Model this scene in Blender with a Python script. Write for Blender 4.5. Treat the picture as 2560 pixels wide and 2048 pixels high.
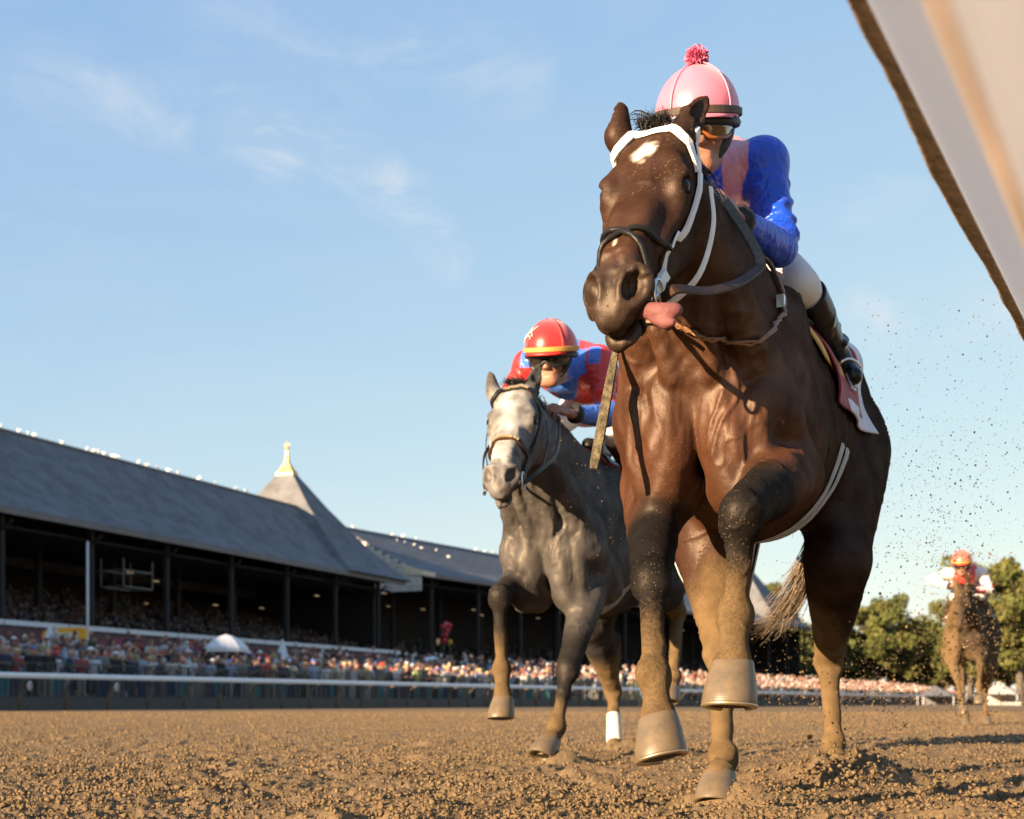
import bpy, bmesh, math, random
import numpy as np
from mathutils import Vector, Matrix
from mathutils.bvhtree import BVHTree

for o in list(bpy.data.objects):
    bpy.data.objects.remove(o, do_unlink=True)
S = bpy.context.scene
COL = S.collection
R = math.radians

# ------------------------------------------------------------------ camera
FPX, HOR, CAMZ = 3480.0, 1757.0, 0.26
cam_d = bpy.data.cameras.new('camera')
cam = bpy.data.objects.new('camera', cam_d)
COL.objects.link(cam)
cam.location = (0, 0, CAMZ)
cam.rotation_euler = (R(90), 0, 0)
cam_d.sensor_width = 36.0
cam_d.lens = 36.0 * FPX / 2560.0
cam_d.shift_y = (HOR - 1024.0) / 2560.0
cam_d.clip_start = 0.05
cam_d.clip_end = 6000
cam_d.dof.use_dof = True
cam_d.dof.focus_distance = 3.45
cam_d.dof.aperture_fstop = 5.6
S.camera = cam

# ------------------------------------------------------------------ light
SUN_AZ, SUN_EL = 48.0, 13.0          # degrees left of straight behind the camera, above the horizon
a_, e_ = R(SUN_AZ), R(SUN_EL)
to_sun = Vector((-math.sin(a_) * math.cos(e_), -math.cos(a_) * math.cos(e_), math.sin(e_)))
sun_d = bpy.data.lights.new('sun', 'SUN')
sun_d.energy = 5.0
sun_d.angle = R(0.5)
sun_d.color = (1.0, 0.74, 0.47)
sun = bpy.data.objects.new('sun', sun_d)
COL.objects.link(sun)
sun.location = (-60, -50, 30)
sun.rotation_euler = (-to_sun).to_track_quat('-Z', 'Y').to_euler()

W = bpy.data.worlds.new('World')
S.world = W
W.use_nodes = True
nt = W.node_tree
nt.nodes.clear()
wo = nt.nodes.new('ShaderNodeOutputWorld')
bg = nt.nodes.new('ShaderNodeBackground')
sky = nt.nodes.new('ShaderNodeTexSky')
sky.sky_type = 'NISHITA'
sky.sun_disc = False
sky.sun_elevation = R(SUN_EL)
sky.sun_rotation = R(180.0 + SUN_AZ)
sky.air_density = 1.0
sky.dust_density = 0.2
sky.ozone_density = 1.0
bg.inputs['Strength'].default_value = 0.09

def wnode(t, **kw):
    n = nt.nodes.new(t)
    for k, v in kw.items():
        setattr(n, k, v)
    return n
def wmath(op, a, b=None, c=None):
    n = wnode('ShaderNodeMath', operation=op)
    for i, v in enumerate((a, b, c)):
        if v is None: continue
        if isinstance(v, (int, float)): n.inputs[i].default_value = v
        else: nt.links.new(v, n.inputs[i])
    return n.outputs[0]
# thin cirrus: streaked noise on the sky dome, thicker round a few directions
tc = wnode('ShaderNodeTexCoord')
def sky_dir(px, py):
    return Vector(((px - 1280) / FPX, 1.0, (HOR - py) / FPX)).normalized()
def streak(scale, rot, stretch, seed):
    m = wnode('ShaderNodeMapping')
    m.inputs['Rotation'].default_value = (0, rot, 0)
    m.inputs['Location'].default_value = (seed, seed * .7, seed * .3)
    m.inputs['Scale'].default_value = (1.0, 1.0, stretch)
    nt.links.new(tc.outputs['Generated'], m.inputs['Vector'])
    n = wnode('ShaderNodeTexNoise')
    n.inputs['Scale'].default_value = scale
    n.inputs['Detail'].default_value = 7
    n.inputs['Roughness'].default_value = .62
    n.inputs['Distortion'].default_value = .8
    nt.links.new(m.outputs[0], n.inputs['Vector'])
    return n.outputs['Fac']
def blob(px, py, ang):                     # soft patch of the dome around a direction
    d = wnode('ShaderNodeVectorMath', operation='DOT_PRODUCT')
    d.inputs[1].default_value = sky_dir(px, py)
    nrm = wnode('ShaderNodeVectorMath', operation='NORMALIZE')
    nt.links.new(tc.outputs['Generated'], nrm.inputs[0])
    nt.links.new(nrm.outputs[0], d.inputs[0])
    c = math.cos(R(ang))
    return wmath('POWER', wmath('MAXIMUM', wmath('DIVIDE', wmath('SUBTRACT', d.outputs['Value'], c), 1 - c), 0.0), 1.6)
def line_blob(p0, p1, ang, n=4, amp=1.0):
    acc = None
    for i in range(n):
        t = i / max(1, n - 1)
        b = blob(p0[0] + (p1[0] - p0[0]) * t, p0[1] + (p1[1] - p0[1]) * t, ang)
        acc = b if acc is None else wmath('MAXIMUM', acc, b)
    return wmath('MULTIPLY', acc, amp)
s1 = streak(4.5, R(18), 4.0, 3.1)
s2 = streak(9.0, R(-32), 3.0, 7.7)
s1 = wmath('MAXIMUM', wmath('MULTIPLY', wmath('SUBTRACT', s1, .40), 2.6), 0.0)
s2 = wmath('MAXIMUM', wmath('MULTIPLY', wmath('SUBTRACT', s2, .42), 2.8), 0.0)
wisps = None
for w in (line_blob((120, 220), (560, 300), 2.2, 6, .40), line_blob((600, 300), (690, 355), 1.7, 4, 1.7),
          line_blob((820, 360), (1040, 520), 1.5, 6, .75), line_blob((1040, 520), (1130, 640), 1.4, 4, .6),
          line_blob((560, 70), (900, 175), 2.2, 5, .35), line_blob((950, 95), (1290, 180), 2.0, 5, .38),
          line_blob((2230, 780), (2560, 760), 2.6, 3, .6), line_blob((2150, 500), (2330, 420), 1.5, 4, .25)):
    wisps = w if wisps is None else wmath('MAXIMUM', wisps, w)
cl = wmath('ADD', wmath('MULTIPLY', wmath('MULTIPLY', s1, .10), 1.0), wmath('MULTIPLY', wisps, wmath('ADD', wmath('MULTIPLY', s2, 1.15), .05)))
cl = wmath('MINIMUM', cl, .75)
mx = wnode('ShaderNodeMix', data_type='RGBA')
nt.links.new(cl, mx.inputs['Factor'])
# film-like shoulder on the whole sky so that the bright horizon does not clip
sp = wnode('ShaderNodeSeparateColor'); nt.links.new(sky.outputs[0], sp.inputs[0])
cb = wnode('ShaderNodeCombineColor')
for i, (a, p) in enumerate(((.91, .60), (1.20, .455), (2.05, .15))):
    nt.links.new(wmath('MULTIPLY', wmath('POWER', wmath('MAXIMUM', sp.outputs[i], 0.0), p), a), cb.inputs[i])
nt.links.new(cb.outputs[0], mx.inputs['A'])
mx.inputs['B'].default_value = (2.45, 2.55, 2.62, 1)
nt.links.new(mx.outputs['Result'], bg.inputs['Color'])
nt.links.new(bg.outputs[0], wo.inputs['Surface'])

S.view_settings.view_transform = 'Standard'
S.view_settings.look = 'None'
S.view_settings.exposure = 1.9
S.view_settings.gamma = 1.0
S.view_settings.use_curve_mapping = False
# ------------------------------------------------------------------ kit
rng = np.random.default_rng(7)
def unit(v): v = np.asarray(v, float); return v / (np.linalg.norm(v) + 1e-9)
def V3(*a): return np.array(a, dtype=float)
def PX(px, py, d):                      # a point of the place from its bearing and its distance
    return V3((px - 1280.0) / FPX * d, d, CAMZ + (HOR - py) / FPX * d)
class Frame:                            # x = the runner's left, y = backwards, z = up
    def __init__(s, x, y, z=0.0, theta=0.0):
        s.o = V3(x, y, z); s.th = R(theta)
        c, n = math.cos(s.th), math.sin(s.th)
        s.M = np.array([[c, -n, 0], [n, c, 0], [0, 0, 1.0]])   # rows: local axes in world
    def loc(s, w): return s.M @ (np.asarray(w, float) - s.o)
    def P(s, px, py, d): return s.loc(PX(px, py, d))
    def world(s, l): return s.M.T @ np.asarray(l, float) + s.o
    def put(s, ob):
        ob.location = s.o; ob.rotation_euler = (0, 0, -s.th)
    def to(s, other, l): return other.loc(s.world(l))
WORLD = Frame(0, 0, 0, 0)

def mesh_of(name, verts, faces, smooth=True):
    me = bpy.data.meshes.new(name)
    if isinstance(faces, np.ndarray) and faces.ndim == 2:
        verts = np.asarray(verts, np.float32)
        n, k = faces.shape
        me.vertices.add(len(verts)); me.vertices.foreach_set('co', verts.ravel())
        me.loops.add(n * k); me.loops.foreach_set('vertex_index', faces.astype(np.int32).ravel())
        me.polygons.add(n); me.polygons.foreach_set('loop_start', np.arange(0, n * k, k, dtype=np.int32))
        me.update(calc_edges=True)
    else:
        me.from_pydata([tuple(map(float, v)) for v in verts], [], [tuple(map(int, f)) for f in faces])
        me.update()
    if smooth:
        me.polygons.foreach_set('use_smooth', np.ones(len(me.polygons), dtype=bool))
    return me
def link(name, me, mat=None, parent=None, frame=None):
    o = bpy.data.objects.new(name, me)
    COL.objects.link(o)
    if me is not None and mat is not None and len(me.materials) == 0:
        for m in (mat if isinstance(mat, (list, tuple)) else [mat]): me.materials.append(m)
    if parent is not None: o.parent = parent
    elif frame is not None: frame.put(o)
    return o
def tag(o, label=None, cat=None, group=None, kind=None):
    if label: o['label'] = label
    if cat: o['category'] = cat
    if group: o['group'] = group
    if kind: o['kind'] = kind
    return o
def empty(name, frame=None, loc=None, rz=0):
    o = bpy.data.objects.new(name, None); COL.objects.link(o)
    o.empty_display_size = .1
    if frame is not None: frame.put(o)
    if loc is not None: o.location = loc; o.rotation_euler = (0, 0, rz)
    return o
class MB:                               # collects simple shapes into one mesh
    def __init__(s): s.v = []; s.f = []; s.m = []
    def add(s, v, f, m=0):
        b = len(s.v); s.v += [tuple(map(float, p)) for p in v]; s.f += [tuple(i + b for i in q) for q in f]; s.m += [m] * len(f)
        return s
    def box(s, c, size, rz=0, m=0, ax=None):
        c = np.asarray(c, float); h = np.asarray(size, float) / 2
        if ax is None:
            cs, sn = math.cos(rz), math.sin(rz)
            ax = (V3(cs, sn, 0), V3(-sn, cs, 0), V3(0, 0, 1))
        v = [c + ax[0] * (h[0] * i) + ax[1] * (h[1] * j) + ax[2] * (h[2] * k) for i in (-1, 1) for j in (-1, 1) for k in (-1, 1)]
        return s.add(v, [(0, 1, 3, 2), (4, 6, 7, 5), (0, 4, 5, 1), (2, 3, 7, 6), (0, 2, 6, 4), (1, 5, 7, 3)], m)
    def tube(s, pts, r, n=8, m=0, caps=True, flat=None, up=None):
        pts = [np.asarray(p, float) for p in pts]
        rr = r if isinstance(r, (list, tuple, np.ndarray)) else [r] * len(pts)
        ring = []; ref = None
        for i, p in enumerate(pts):
            t = pts[min(i + 1, len(pts) - 1)] - pts[max(i - 1, 0)]
            t = t / (np.linalg.norm(t) + 1e-9)
            if ref is None: ref = np.asarray(up, float) if up is not None else (V3(0, 0, 1) if abs(t[2]) < .9 else V3(1, 0, 0))
            a = ref - t * ref.dot(t); a /= np.linalg.norm(a) + 1e-9; b = np.cross(t, a)
            ref = a
            ring.append([p + a * (rr[i] * math.cos(6.28318 * k / n)) + b * ((flat or 1.0) * rr[i] * math.sin(6.28318 * k / n)) for k in range(n)])
        v = [q for rg in ring for q in rg]
        f = [(i * n + k, i * n + (k + 1) % n, (i + 1) * n + (k + 1) % n, (i + 1) * n + k) for i in range(len(pts) - 1) for k in range(n)]
        if caps: f += [tuple(reversed(range(n))), tuple((len(pts) - 1) * n + k for k in range(n))]
        return s.add(v, f, m)
    def ell(s, c, r, nu=12, nv=8, ax=None, m=0):
        c = np.asarray(c, float); r = [r] * 3 if isinstance(r, (int, float)) else r
        ax = ax or (V3(1, 0, 0), V3(0, 1, 0), V3(0, 0, 1))
        v = [c + ax[2] * r[2]]; f = []
        for j in range(1, nv):
            ph = math.pi * j / nv
            for i in range(nu):
                th = 2 * math.pi * i / nu
                v.append(c + ax[0] * (r[0] * math.sin(ph) * math.cos(th)) + ax[1] * (r[1] * math.sin(ph) * math.sin(th)) + ax[2] * (r[2] * math.cos(ph)))
        v.append(c - ax[2] * r[2]); L = len(v) - 1
        for i in range(nu):
            f.append((0, 1 + i, 1 + (i + 1) % nu)); b = 1 + (nv - 2) * nu
            f.append((L, b + (i + 1) % nu, b + i))
            for j in range(nv - 2):
                p = 1 + j * nu
                f.append((p + i, p + nu + i, p + nu + (i + 1) % nu, p + (i + 1) % nu))
        return s.add(v, f, m)
    def mesh(s, name, smooth=False):
        me = mesh_of(name, s.v, s.f, smooth)
        if any(s.m): me.polygons.foreach_set('material_index', np.array(s.m, dtype=np.int32))
        return me
    def build(s, name, mat, parent=None, frame=None, smooth=False):
        return link(name, s.mesh(name, smooth), mat, parent, frame)

def ordn(k): return '%d%s' % (k, 'th' if 10 <= k % 100 <= 20 else {1: 'st', 2: 'nd', 3: 'rd'}.get(k % 10, 'th'))
# ---- value noise
_perm = rng.random(4096).astype(np.float32)
def _h(ix, iy, iz):
    return _perm[(ix * 73856093 ^ iy * 19349663 ^ iz * 83492791) & 4095]
def vnoise(x, y, z=0.0, seed=0):
    x = np.asarray(x, np.float32); y = np.asarray(y, np.float32); z = np.asarray(z, np.float32) + np.float32(seed * 17.31)
    x, y, z = np.broadcast_arrays(x, y, z)
    fx, fy, fz = np.floor(x), np.floor(y), np.floor(z)
    ix, iy, iz = fx.astype(np.int64), fy.astype(np.int64), fz.astype(np.int64)
    u, v, w = x - fx, y - fy, z - fz
    u = u * u * (3 - 2 * u); v = v * v * (3 - 2 * v); w = w * w * (3 - 2 * w)
    def l(a, b, t): return a + (b - a) * t
    return l(l(l(_h(ix, iy, iz), _h(ix + 1, iy, iz), u), l(_h(ix, iy + 1, iz), _h(ix + 1, iy + 1, iz), u), v),
             l(l(_h(ix, iy, iz + 1), _h(ix + 1, iy, iz + 1), u), l(_h(ix, iy + 1, iz + 1), _h(ix + 1, iy + 1, iz + 1), u), v), w)
def fbm(x, y, z=0.0, oct=4, seed=0, gain=.5):
    a, s, t = 1.0, 0.0, 0.0
    f = 1.0
    for i in range(oct):
        s = s + a * vnoise(x * f, y * f, np.asarray(z) * f, seed + i); t += a; a *= gain; f *= 2.03
    return s / t
def sstep(x, a, b):
    t = np.clip((x - a) / (b - a), 0, 1); return t * t * (3 - 2 * t)

# ---- smooth-blended solids on a grid, skinned with surface nets
class Field:
    def __init__(s, lo, hi, h):
        s.lo = np.asarray(lo, float); s.h = h
        s.n = np.ceil((np.asarray(hi, float) - s.lo) / h).astype(int) + 1
        s.f = np.full(s.n, 9.0, np.float32)
    def _win(s, lo, hi):
        i0 = np.maximum(np.floor((np.asarray(lo) - s.lo) / s.h).astype(int), 0)
        i1 = np.minimum(np.ceil((np.asarray(hi) - s.lo) / s.h).astype(int) + 1, s.n)
        if np.any(i1 <= i0): return None
        sl = tuple(slice(a, b) for a, b in zip(i0, i1))
        ax = [(s.lo[k] + np.arange(i0[k], i1[k]) * s.h).astype(np.float32) for k in range(3)]
        return sl, ax[0][:, None, None], ax[1][None, :, None], ax[2][None, None, :]
    def _mix(s, sl, d, k, sub):
        a = s.f[sl]
        if sub:
            d = -d
            h = np.maximum(k - np.abs(a - d), 0) / k
            s.f[sl] = np.maximum(a, d) + h * h * k * .25
        else:
            h = np.maximum(k - np.abs(a - d), 0) / k
            s.f[sl] = np.minimum(a, d) - h * h * k * .25
    def cone(s, a, b, ra, rb, k=.03, side=None, ratio=1.0, sub=False):
        a = np.asarray(a, float); b = np.asarray(b, float)
        pad = max(ra, rb) * max(1.0, ratio) + k + 2 * s.h
        w = s._win(np.minimum(a, b) - pad, np.maximum(a, b) + pad)
        if w is None: return
        s._mix(w[0], s._dist(w[1:], a, b, ra, rb, side, ratio), k, sub)
    def _dist(s, xyz, a, b, ra, rb, side, ratio):
        x, y, z = xyz
        ab = b - a; L2 = float(ab.dot(ab)) + 1e-9
        rx, ry, rz = x - a[0], y - a[1], z - a[2]
        t = np.clip((rx * ab[0] + ry * ab[1] + rz * ab[2]) / L2, 0, 1)
        qx, qy, qz = rx - t * ab[0], ry - t * ab[1], rz - t * ab[2]
        r = ra + (rb - ra) * t
        if side is not None:
            sd = np.asarray(side, float); sd = sd / np.linalg.norm(sd)
            q = (qx * sd[0] + qy * sd[1] + qz * sd[2]) * (1.0 / ratio - 1.0)
            qx, qy, qz = qx + q * sd[0], qy + q * sd[1], qz + q * sd[2]
            d = (np.sqrt(qx * qx + qy * qy + qz * qz) - r) * min(1.0, ratio) ** .5
        else:
            d = np.sqrt(qx * qx + qy * qy + qz * qz) - r
        return d.astype(np.float32)
    def ell(s, c, rad, k=.03, ax=None, sub=False):
        c = np.asarray(c, float); rad = np.asarray(rad, float)
        pad = rad.max() + k + 2 * s.h
        w = s._win(c - pad, c + pad)
        if w is None: return
        sl, x, y, z = w
        rx, ry, rz = x - c[0], y - c[1], z - c[2]
        if ax is None: p = (rx, ry, rz)
        else:
            A = [np.asarray(v, float) / np.linalg.norm(v) for v in ax]
            p = [rx * v[0] + ry * v[1] + rz * v[2] for v in A]
        k0 = np.sqrt(sum((p[i] / rad[i]) ** 2 for i in range(3)))
        k1 = np.sqrt(sum((p[i] / rad[i] ** 2) ** 2 for i in range(3))) + 1e-6
        s._mix(sl, (k0 * (k0 - 1) / k1).astype(np.float32), k, sub)
    def chain(s, pts, k=.02, side=None, ratio=1.0, sub=False, n=5):
        """Catmull-Rom tube through (point, radius[, ratio])."""
        P = [np.asarray(p[0], float) for p in pts]; r = [p[1] for p in pts]
        q = [p[2] if len(p) > 2 else ratio for p in pts]
        P = [2 * P[0] - P[1]] + P + [2 * P[-1] - P[-2]]
        pp = []
        for i in range(1, len(P) - 2):
            for j in range(n if i < len(P) - 3 else n + 1):
                t = j / n
                pp.append((.5 * ((2 * P[i]) + (P[i + 1] - P[i - 1]) * t + (2 * P[i - 1] - 5 * P[i] + 4 * P[i + 1] - P[i + 2]) * t * t + (3 * P[i] - 3 * P[i + 1] + P[i + 2] - P[i - 1]) * t ** 3),
                           r[i - 1] + (r[i] - r[i - 1]) * t, q[i - 1] + (q[i] - q[i - 1]) * t))
        pad = max(r) * max(1.0, max(q)) + k + 2 * s.h
        C = np.array([p[0] for p in pp])
        w = s._win(C.min(0) - pad, C.max(0) + pad)
        if w is None: return
        sl = w[0]
        G = np.full([x.stop - x.start for x in sl], 9.0, np.float32)
        for a, b in zip(pp[:-1], pp[1:]):           # segments of one tube: plain union
            lo = np.minimum(a[0], b[0]) - pad; hi = np.maximum(a[0], b[0]) + pad
            u = s._win(lo, hi)
            if u is None: continue
            d = s._dist(u[1:], a[0], b[0], a[1], b[1], side, (a[2] + b[2]) / 2)
            ss = tuple(slice(p.start - t.start, p.stop - t.start) for p, t in zip(u[0], sl))
            G[ss] = np.minimum(G[ss], d)
        s._mix(sl, G, k, sub)
    def skin(s, smooth=1):
        f = s.f; n = s.n
        ins = f < 0
        c = np.zeros(n - 1, np.uint8)
        for i in (0, 1):
            for j in (0, 1):
                for k in (0, 1):
                    c += ins[i:n[0] - 1 + i, j:n[1] - 1 + j, k:n[2] - 1 + k]
        act = (c > 0) & (c < 8)
        idx = np.full(n - 1, -1, np.int32)
        cell = np.argwhere(act)
        idx[act] = np.arange(len(cell))
        cv = np.zeros((len(cell), 2, 2, 2), np.float32)
        for i in (0, 1):
            for j in (0, 1):
                for k in (0, 1):
                    cv[:, i, j, k] = f[cell[:, 0] + i, cell[:, 1] + j, cell[:, 2] + k]
        acc = np.zeros((len(cell), 3), np.float32); cnt = np.zeros(len(cell), np.float32)
        for ax in range(3):
            for u in (0, 1):
                for v in (0, 1):
                    i0 = [u, v]; i0.insert(ax, 0); i1 = [u, v]; i1.insert(ax, 1)
                    A = cv[:, i0[0], i0[1], i0[2]]; B = cv[:, i1[0], i1[1], i1[2]]
                    m = (A < 0) != (B < 0)
                    t = np.clip(A / np.where(m, A - B, 1), 0, 1)
                    p = np.zeros((len(cell), 3), np.float32) + np.array(i0, np.float32)
                    p[:, ax] = t
                    acc[m] += p[m]; cnt[m] += 1
        V = (cell + acc / cnt[:, None]) * s.h + s.lo
        Q = []
        for ax in range(3):
            a = [slice(None)] * 3; b = [slice(None)] * 3
            a[ax] = slice(0, n[ax] - 1); b[ax] = slice(1, n[ax])
            A = ins[tuple(a)]; B = ins[tuple(b)]
            e = np.argwhere(A != B)
            u, v = [k for k in range(3) if k != ax]
            ok = (e[:, u] > 0) & (e[:, v] > 0) & (e[:, u] < n[u] - 1) & (e[:, v] < n[v] - 1)
            e = e[ok]
            flip = A[e[:, 0], e[:, 1], e[:, 2]]
            def g(du, dv):
                w = e.copy(); w[:, u] -= du; w[:, v] -= dv
                return idx[w[:, 0], w[:, 1], w[:, 2]]
            q = np.stack([g(1, 1), g(0, 1), g(0, 0), g(1, 0)], 1)
            fl = flip if ax != 1 else ~flip
            q[~fl] = q[~fl][:, ::-1]
            Q.append(q)
        Q = np.concatenate(Q)
        Q = Q[(Q >= 0).all(1)]
        for _ in range(smooth):
            sm = np.zeros_like(V); ct = np.zeros(len(V))
            for i in range(4):
                for j in (1, 3):
                    for d in range(3): sm[:, d] += np.bincount(Q[:, i], V[Q[:, (i + j) % 4], d], len(V))
                    ct += np.bincount(Q[:, i], minlength=len(V))
            V = V + .6 * (sm / np.maximum(ct, 1)[:, None] - V)
        return V, Q
def set_col(me, rgb, name='Col'):
    a = me.attributes.new(name, 'FLOAT_COLOR', 'POINT')
    c = np.ones((len(me.vertices), 4), np.float32); c[:, :rgb.shape[1]] = rgb
    a.data.foreach_set('color', c.ravel())
def set_val(me, v, name):
    a = me.attributes.new(name, 'FLOAT', 'POINT'); a.data.foreach_set('value', np.asarray(v, np.float32))
def bvh_of(V, Q): return BVHTree.FromPolygons([tuple(v) for v in V.tolist()], Q.tolist())
def cr(pts, n=6):                       # Catmull-Rom through points
    P = [np.asarray(p, float) for p in pts]
    P = [2 * P[0] - P[1]] + P + [2 * P[-1] - P[-2]]
    out = []
    for i in range(1, len(P) - 2):
        for j in range(n):
            t = j / n
            out.append(.5 * ((2 * P[i]) + (P[i + 1] - P[i - 1]) * t + (2 * P[i - 1] - 5 * P[i] + 4 * P[i + 1] - P[i + 2]) * t * t + (3 * P[i] - 3 * P[i + 1] + P[i + 2] - P[i - 1]) * t ** 3))
    out.append(P[-2])
    return out
def on_skin(bvh, pts, off=.004):
    P, N = [], []
    for p in pts:
        l, nn, i, d = bvh.find_nearest(Vector(p))
        P.append(np.array(l) + np.array(nn) * off); N.append(np.array(nn))
    return P, N
def strap(mb, pts, nrm, w, th=.004, m=0):   # flat strap lying on a surface
    v, f = [], []
    n = len(pts)
    for i in range(n):
        t = pts[min(i + 1, n - 1)] - pts[max(i - 1, 0)]; t = t / (np.linalg.norm(t) + 1e-9)
        nn = nrm[i] - t * nrm[i].dot(t); nn /= np.linalg.norm(nn) + 1e-9
        b = np.cross(t, nn); wi = w[i] if isinstance(w, (list, tuple, np.ndarray)) else w
        for s1, s2 in ((-1, -.5), (-.8, .5), (.8, .5), (1, -.5)):
            v.append(pts[i] + b * (wi / 2 * s1) + nn * (th * s2))
    for i in range(n - 1):
        for k in range(4):
            f.append((i * 4 + k, i * 4 + (k + 1) % 4, i * 4 + 4 + (k + 1) % 4, i * 4 + 4 + k))
    f += [(3, 2, 1, 0), tuple((n - 1) * 4 + k for k in range(4))]
    return mb.add(v, f, m)

# ---- materials
MATS = {}
def nmat(name):
    m = bpy.data.materials.new(name); m.use_nodes = True
    t = m.node_tree; b = t.nodes['Principled BSDF']
    return m, t, b
def mat(name, col, rough=.6, metal=0.0, var=.12, scale=8.0, bump=0.0, bscale=40.0, spec=.5, sheen=0.0, coat=0.0, trans=0.0, objcol=False, emit=None):
    """plain procedural material: colour varied by noise, optional fine relief"""
    if name in MATS: return MATS[name]
    m, t, b = nmat(name)
    tc = t.nodes.new('ShaderNodeTexCoord')
    n = t.nodes.new('ShaderNodeTexNoise'); n.inputs['Scale'].default_value = scale; n.inputs['Detail'].default_value = 5
    t.links.new(tc.outputs['Object'], n.inputs['Vector'])
    mp = t.nodes.new('ShaderNodeMapRange'); mp.inputs['To Min'].default_value = 1 - var; mp.inputs['To Max'].default_value = 1 + var
    mp.inputs['From Min'].default_value = .3; mp.inputs['From Max'].default_value = .7
    t.links.new(n.outputs['Fac'], mp.inputs['Value'])
    mu = t.nodes.new('ShaderNodeVectorMath'); mu.operation = 'SCALE'
    if objcol:
        oi = t.nodes.new('ShaderNodeObjectInfo'); t.links.new(oi.outputs['Color'], mu.inputs[0])
    else: mu.inputs[0].default_value = col[:3]
    t.links.new(mp.outputs[0], mu.inputs['Scale'])
    t.links.new(mu.outputs[0], b.inputs['Base Color'])
    b.inputs['Roughness'].default_value = rough; b.inputs['Metallic'].default_value = metal
    b.inputs['Specular IOR Level'].default_value = spec
    if sheen: b.inputs['Sheen Weight'].default_value = sheen
    if coat: b.inputs['Coat Weight'].default_value = coat; b.inputs['Coat Roughness'].default_value = .15
    if trans: b.inputs['Transmission Weight'].default_value = trans
    if emit: b.inputs['Emission Color'].default_value = (*emit[:3], 1); b.inputs['Emission Strength'].default_value = emit[3]
    if bump:
        n2 = t.nodes.new('ShaderNodeTexNoise'); n2.inputs['Scale'].default_value = bscale; n2.inputs['Detail'].default_value = 4
        t.links.new(tc.outputs['Object'], n2.inputs['Vector'])
        bp = t.nodes.new('ShaderNodeBump'); bp.inputs['Strength'].default_value = bump; bp.inputs['Distance'].default_value = .02
        t.links.new(n2.outputs['Fac'], bp.inputs['Height']); t.links.new(bp.outputs[0], b.inputs['Normal'])
    MATS[name] = m
    return m
def text_mesh(s, size):
    c = bpy.data.curves.new('letters', 'FONT'); c.body = s; c.size = size; c.space_character = 1.0
    o = bpy.data.objects.new('letters', c); COL.objects.link(o)
    dg = bpy.context.evaluated_depsgraph_get(); dg.update()
    me = bpy.data.meshes.new_from_object(o.evaluated_get(dg))
    bpy.data.objects.remove(o, do_unlink=True)
    return me
# ------------------------------------------------------------------ ground
def dirt_mat():
    m, t, b = nmat('loose dirt'); N = t.nodes.new; Lk = t.links.new
    tc = N('ShaderNodeTexCoord')
    def noise(sc, det=5, ro=.6):
        n = N('ShaderNodeTexNoise'); n.inputs['Scale'].default_value = sc; n.inputs['Detail'].default_value = det; n.inputs['Roughness'].default_value = ro
        Lk(tc.outputs['Object'], n.inputs['Vector']); return n.outputs['Fac']
    r = N('ShaderNodeValToRGB'); e = r.color_ramp.elements
    e[0].position = .25; e[0].color = (.112, .075, .039, 1); e[1].position = .75; e[1].color = (.28, .200, .114, 1)
    x = e.new(.5); x.color = (.20, .136, .073, 1)
    a = N('ShaderNodeMath'); a.operation = 'MULTIPLY_ADD'; Lk(noise(60, 7, .75), a.inputs[0]); a.inputs[1].default_value = .62
    c = N('ShaderNodeMath'); c.operation = 'MULTIPLY'; Lk(noise(1.6, 6, .7), c.inputs[0]); c.inputs[1].default_value = .38; Lk(c.outputs[0], a.inputs[2])
    Lk(a.outputs[0], r.inputs['Fac']); Lk(r.outputs['Color'], b.inputs['Base Color'])
    b.inputs['Roughness'].default_value = .95; b.inputs['Specular IOR Level'].default_value = .12
    bp = N('ShaderNodeBump'); bp.inputs['Strength'].default_value = .8; bp.inputs['Distance'].default_value = .012
    Lk(noise(160, 5, .7), bp.inputs['Height']); Lk(bp.outputs[0], b.inputs['Normal'])
    return m
M_DIRT = dirt_mat()
TRK = R(26.7)                                   # bearing of the rails
FT0 = V3(-16.62, 45.0, 0)                       # a point of the outer rail
ft = V3(math.sin(TRK), math.cos(TRK), 0); fn = V3(math.cos(TRK), -math.sin(TRK), 0)   # along it, and towards the track
def fence_pt(s, n=0.0, z=0.0): return FT0 + ft * s + fn * n + V3(0, 0, z)
PITS = []                                       # (x, y, radius, height): hoof prints and thrown-up heaps
def hgt(x, y, d=None):
    d = np.sqrt(x * x + y * y)
    a = x * ft[0] + y * ft[1]; c = x * fn[0] + y * fn[1]
    fade = 1.0 / (1 + (d / 14.0) ** 2)
    b1 = 1 - np.abs(2 * vnoise(x * 16, y * 16, 0, 1) - 1); b2 = 1 - np.abs(2 * vnoise(x * 38, y * 38, 0, 2) - 1)
    cl = fbm(x * 9, y * 9, 0, 3, 4)
    b3 = vnoise(x * 85, y * 85, 0, 3)
    h = .016 * (b1 ** 1.5) * sstep(cl, .3, .65) + .012 * b2 * (1 - .4 * b1) + .010 * b3 + .028 * (cl - .5)
    h = h + .016 * (vnoise(a * 1.1, c * 3.4, 0, 6) - .5) + .03 * (vnoise(x * .8, y * .8, 0, 7) - .5)
    h = h * (.3 + .7 * fade) - .012
    for px, py, r, z in PITS:
        q = ((x - px) ** 2 + (y - py) ** 2) / (r * r)
        h = h + z * np.exp(-q) * (.7 + .6 * vnoise(x * 20, y * 20, 0, 9))
    return h
HOOF_MARKS = [PX(1798, 1950, 3.84), PX(2090, 1910, 4.8), PX(1374, 1870, 5.88), PX(1536, 1872, 7.72)]
for w in HOOF_MARKS: PITS.append((w[0] + .06, w[1] - .05, .13, .05)); PITS.append((w[0] - .12, w[1] - .12, .12, -.05))
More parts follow.
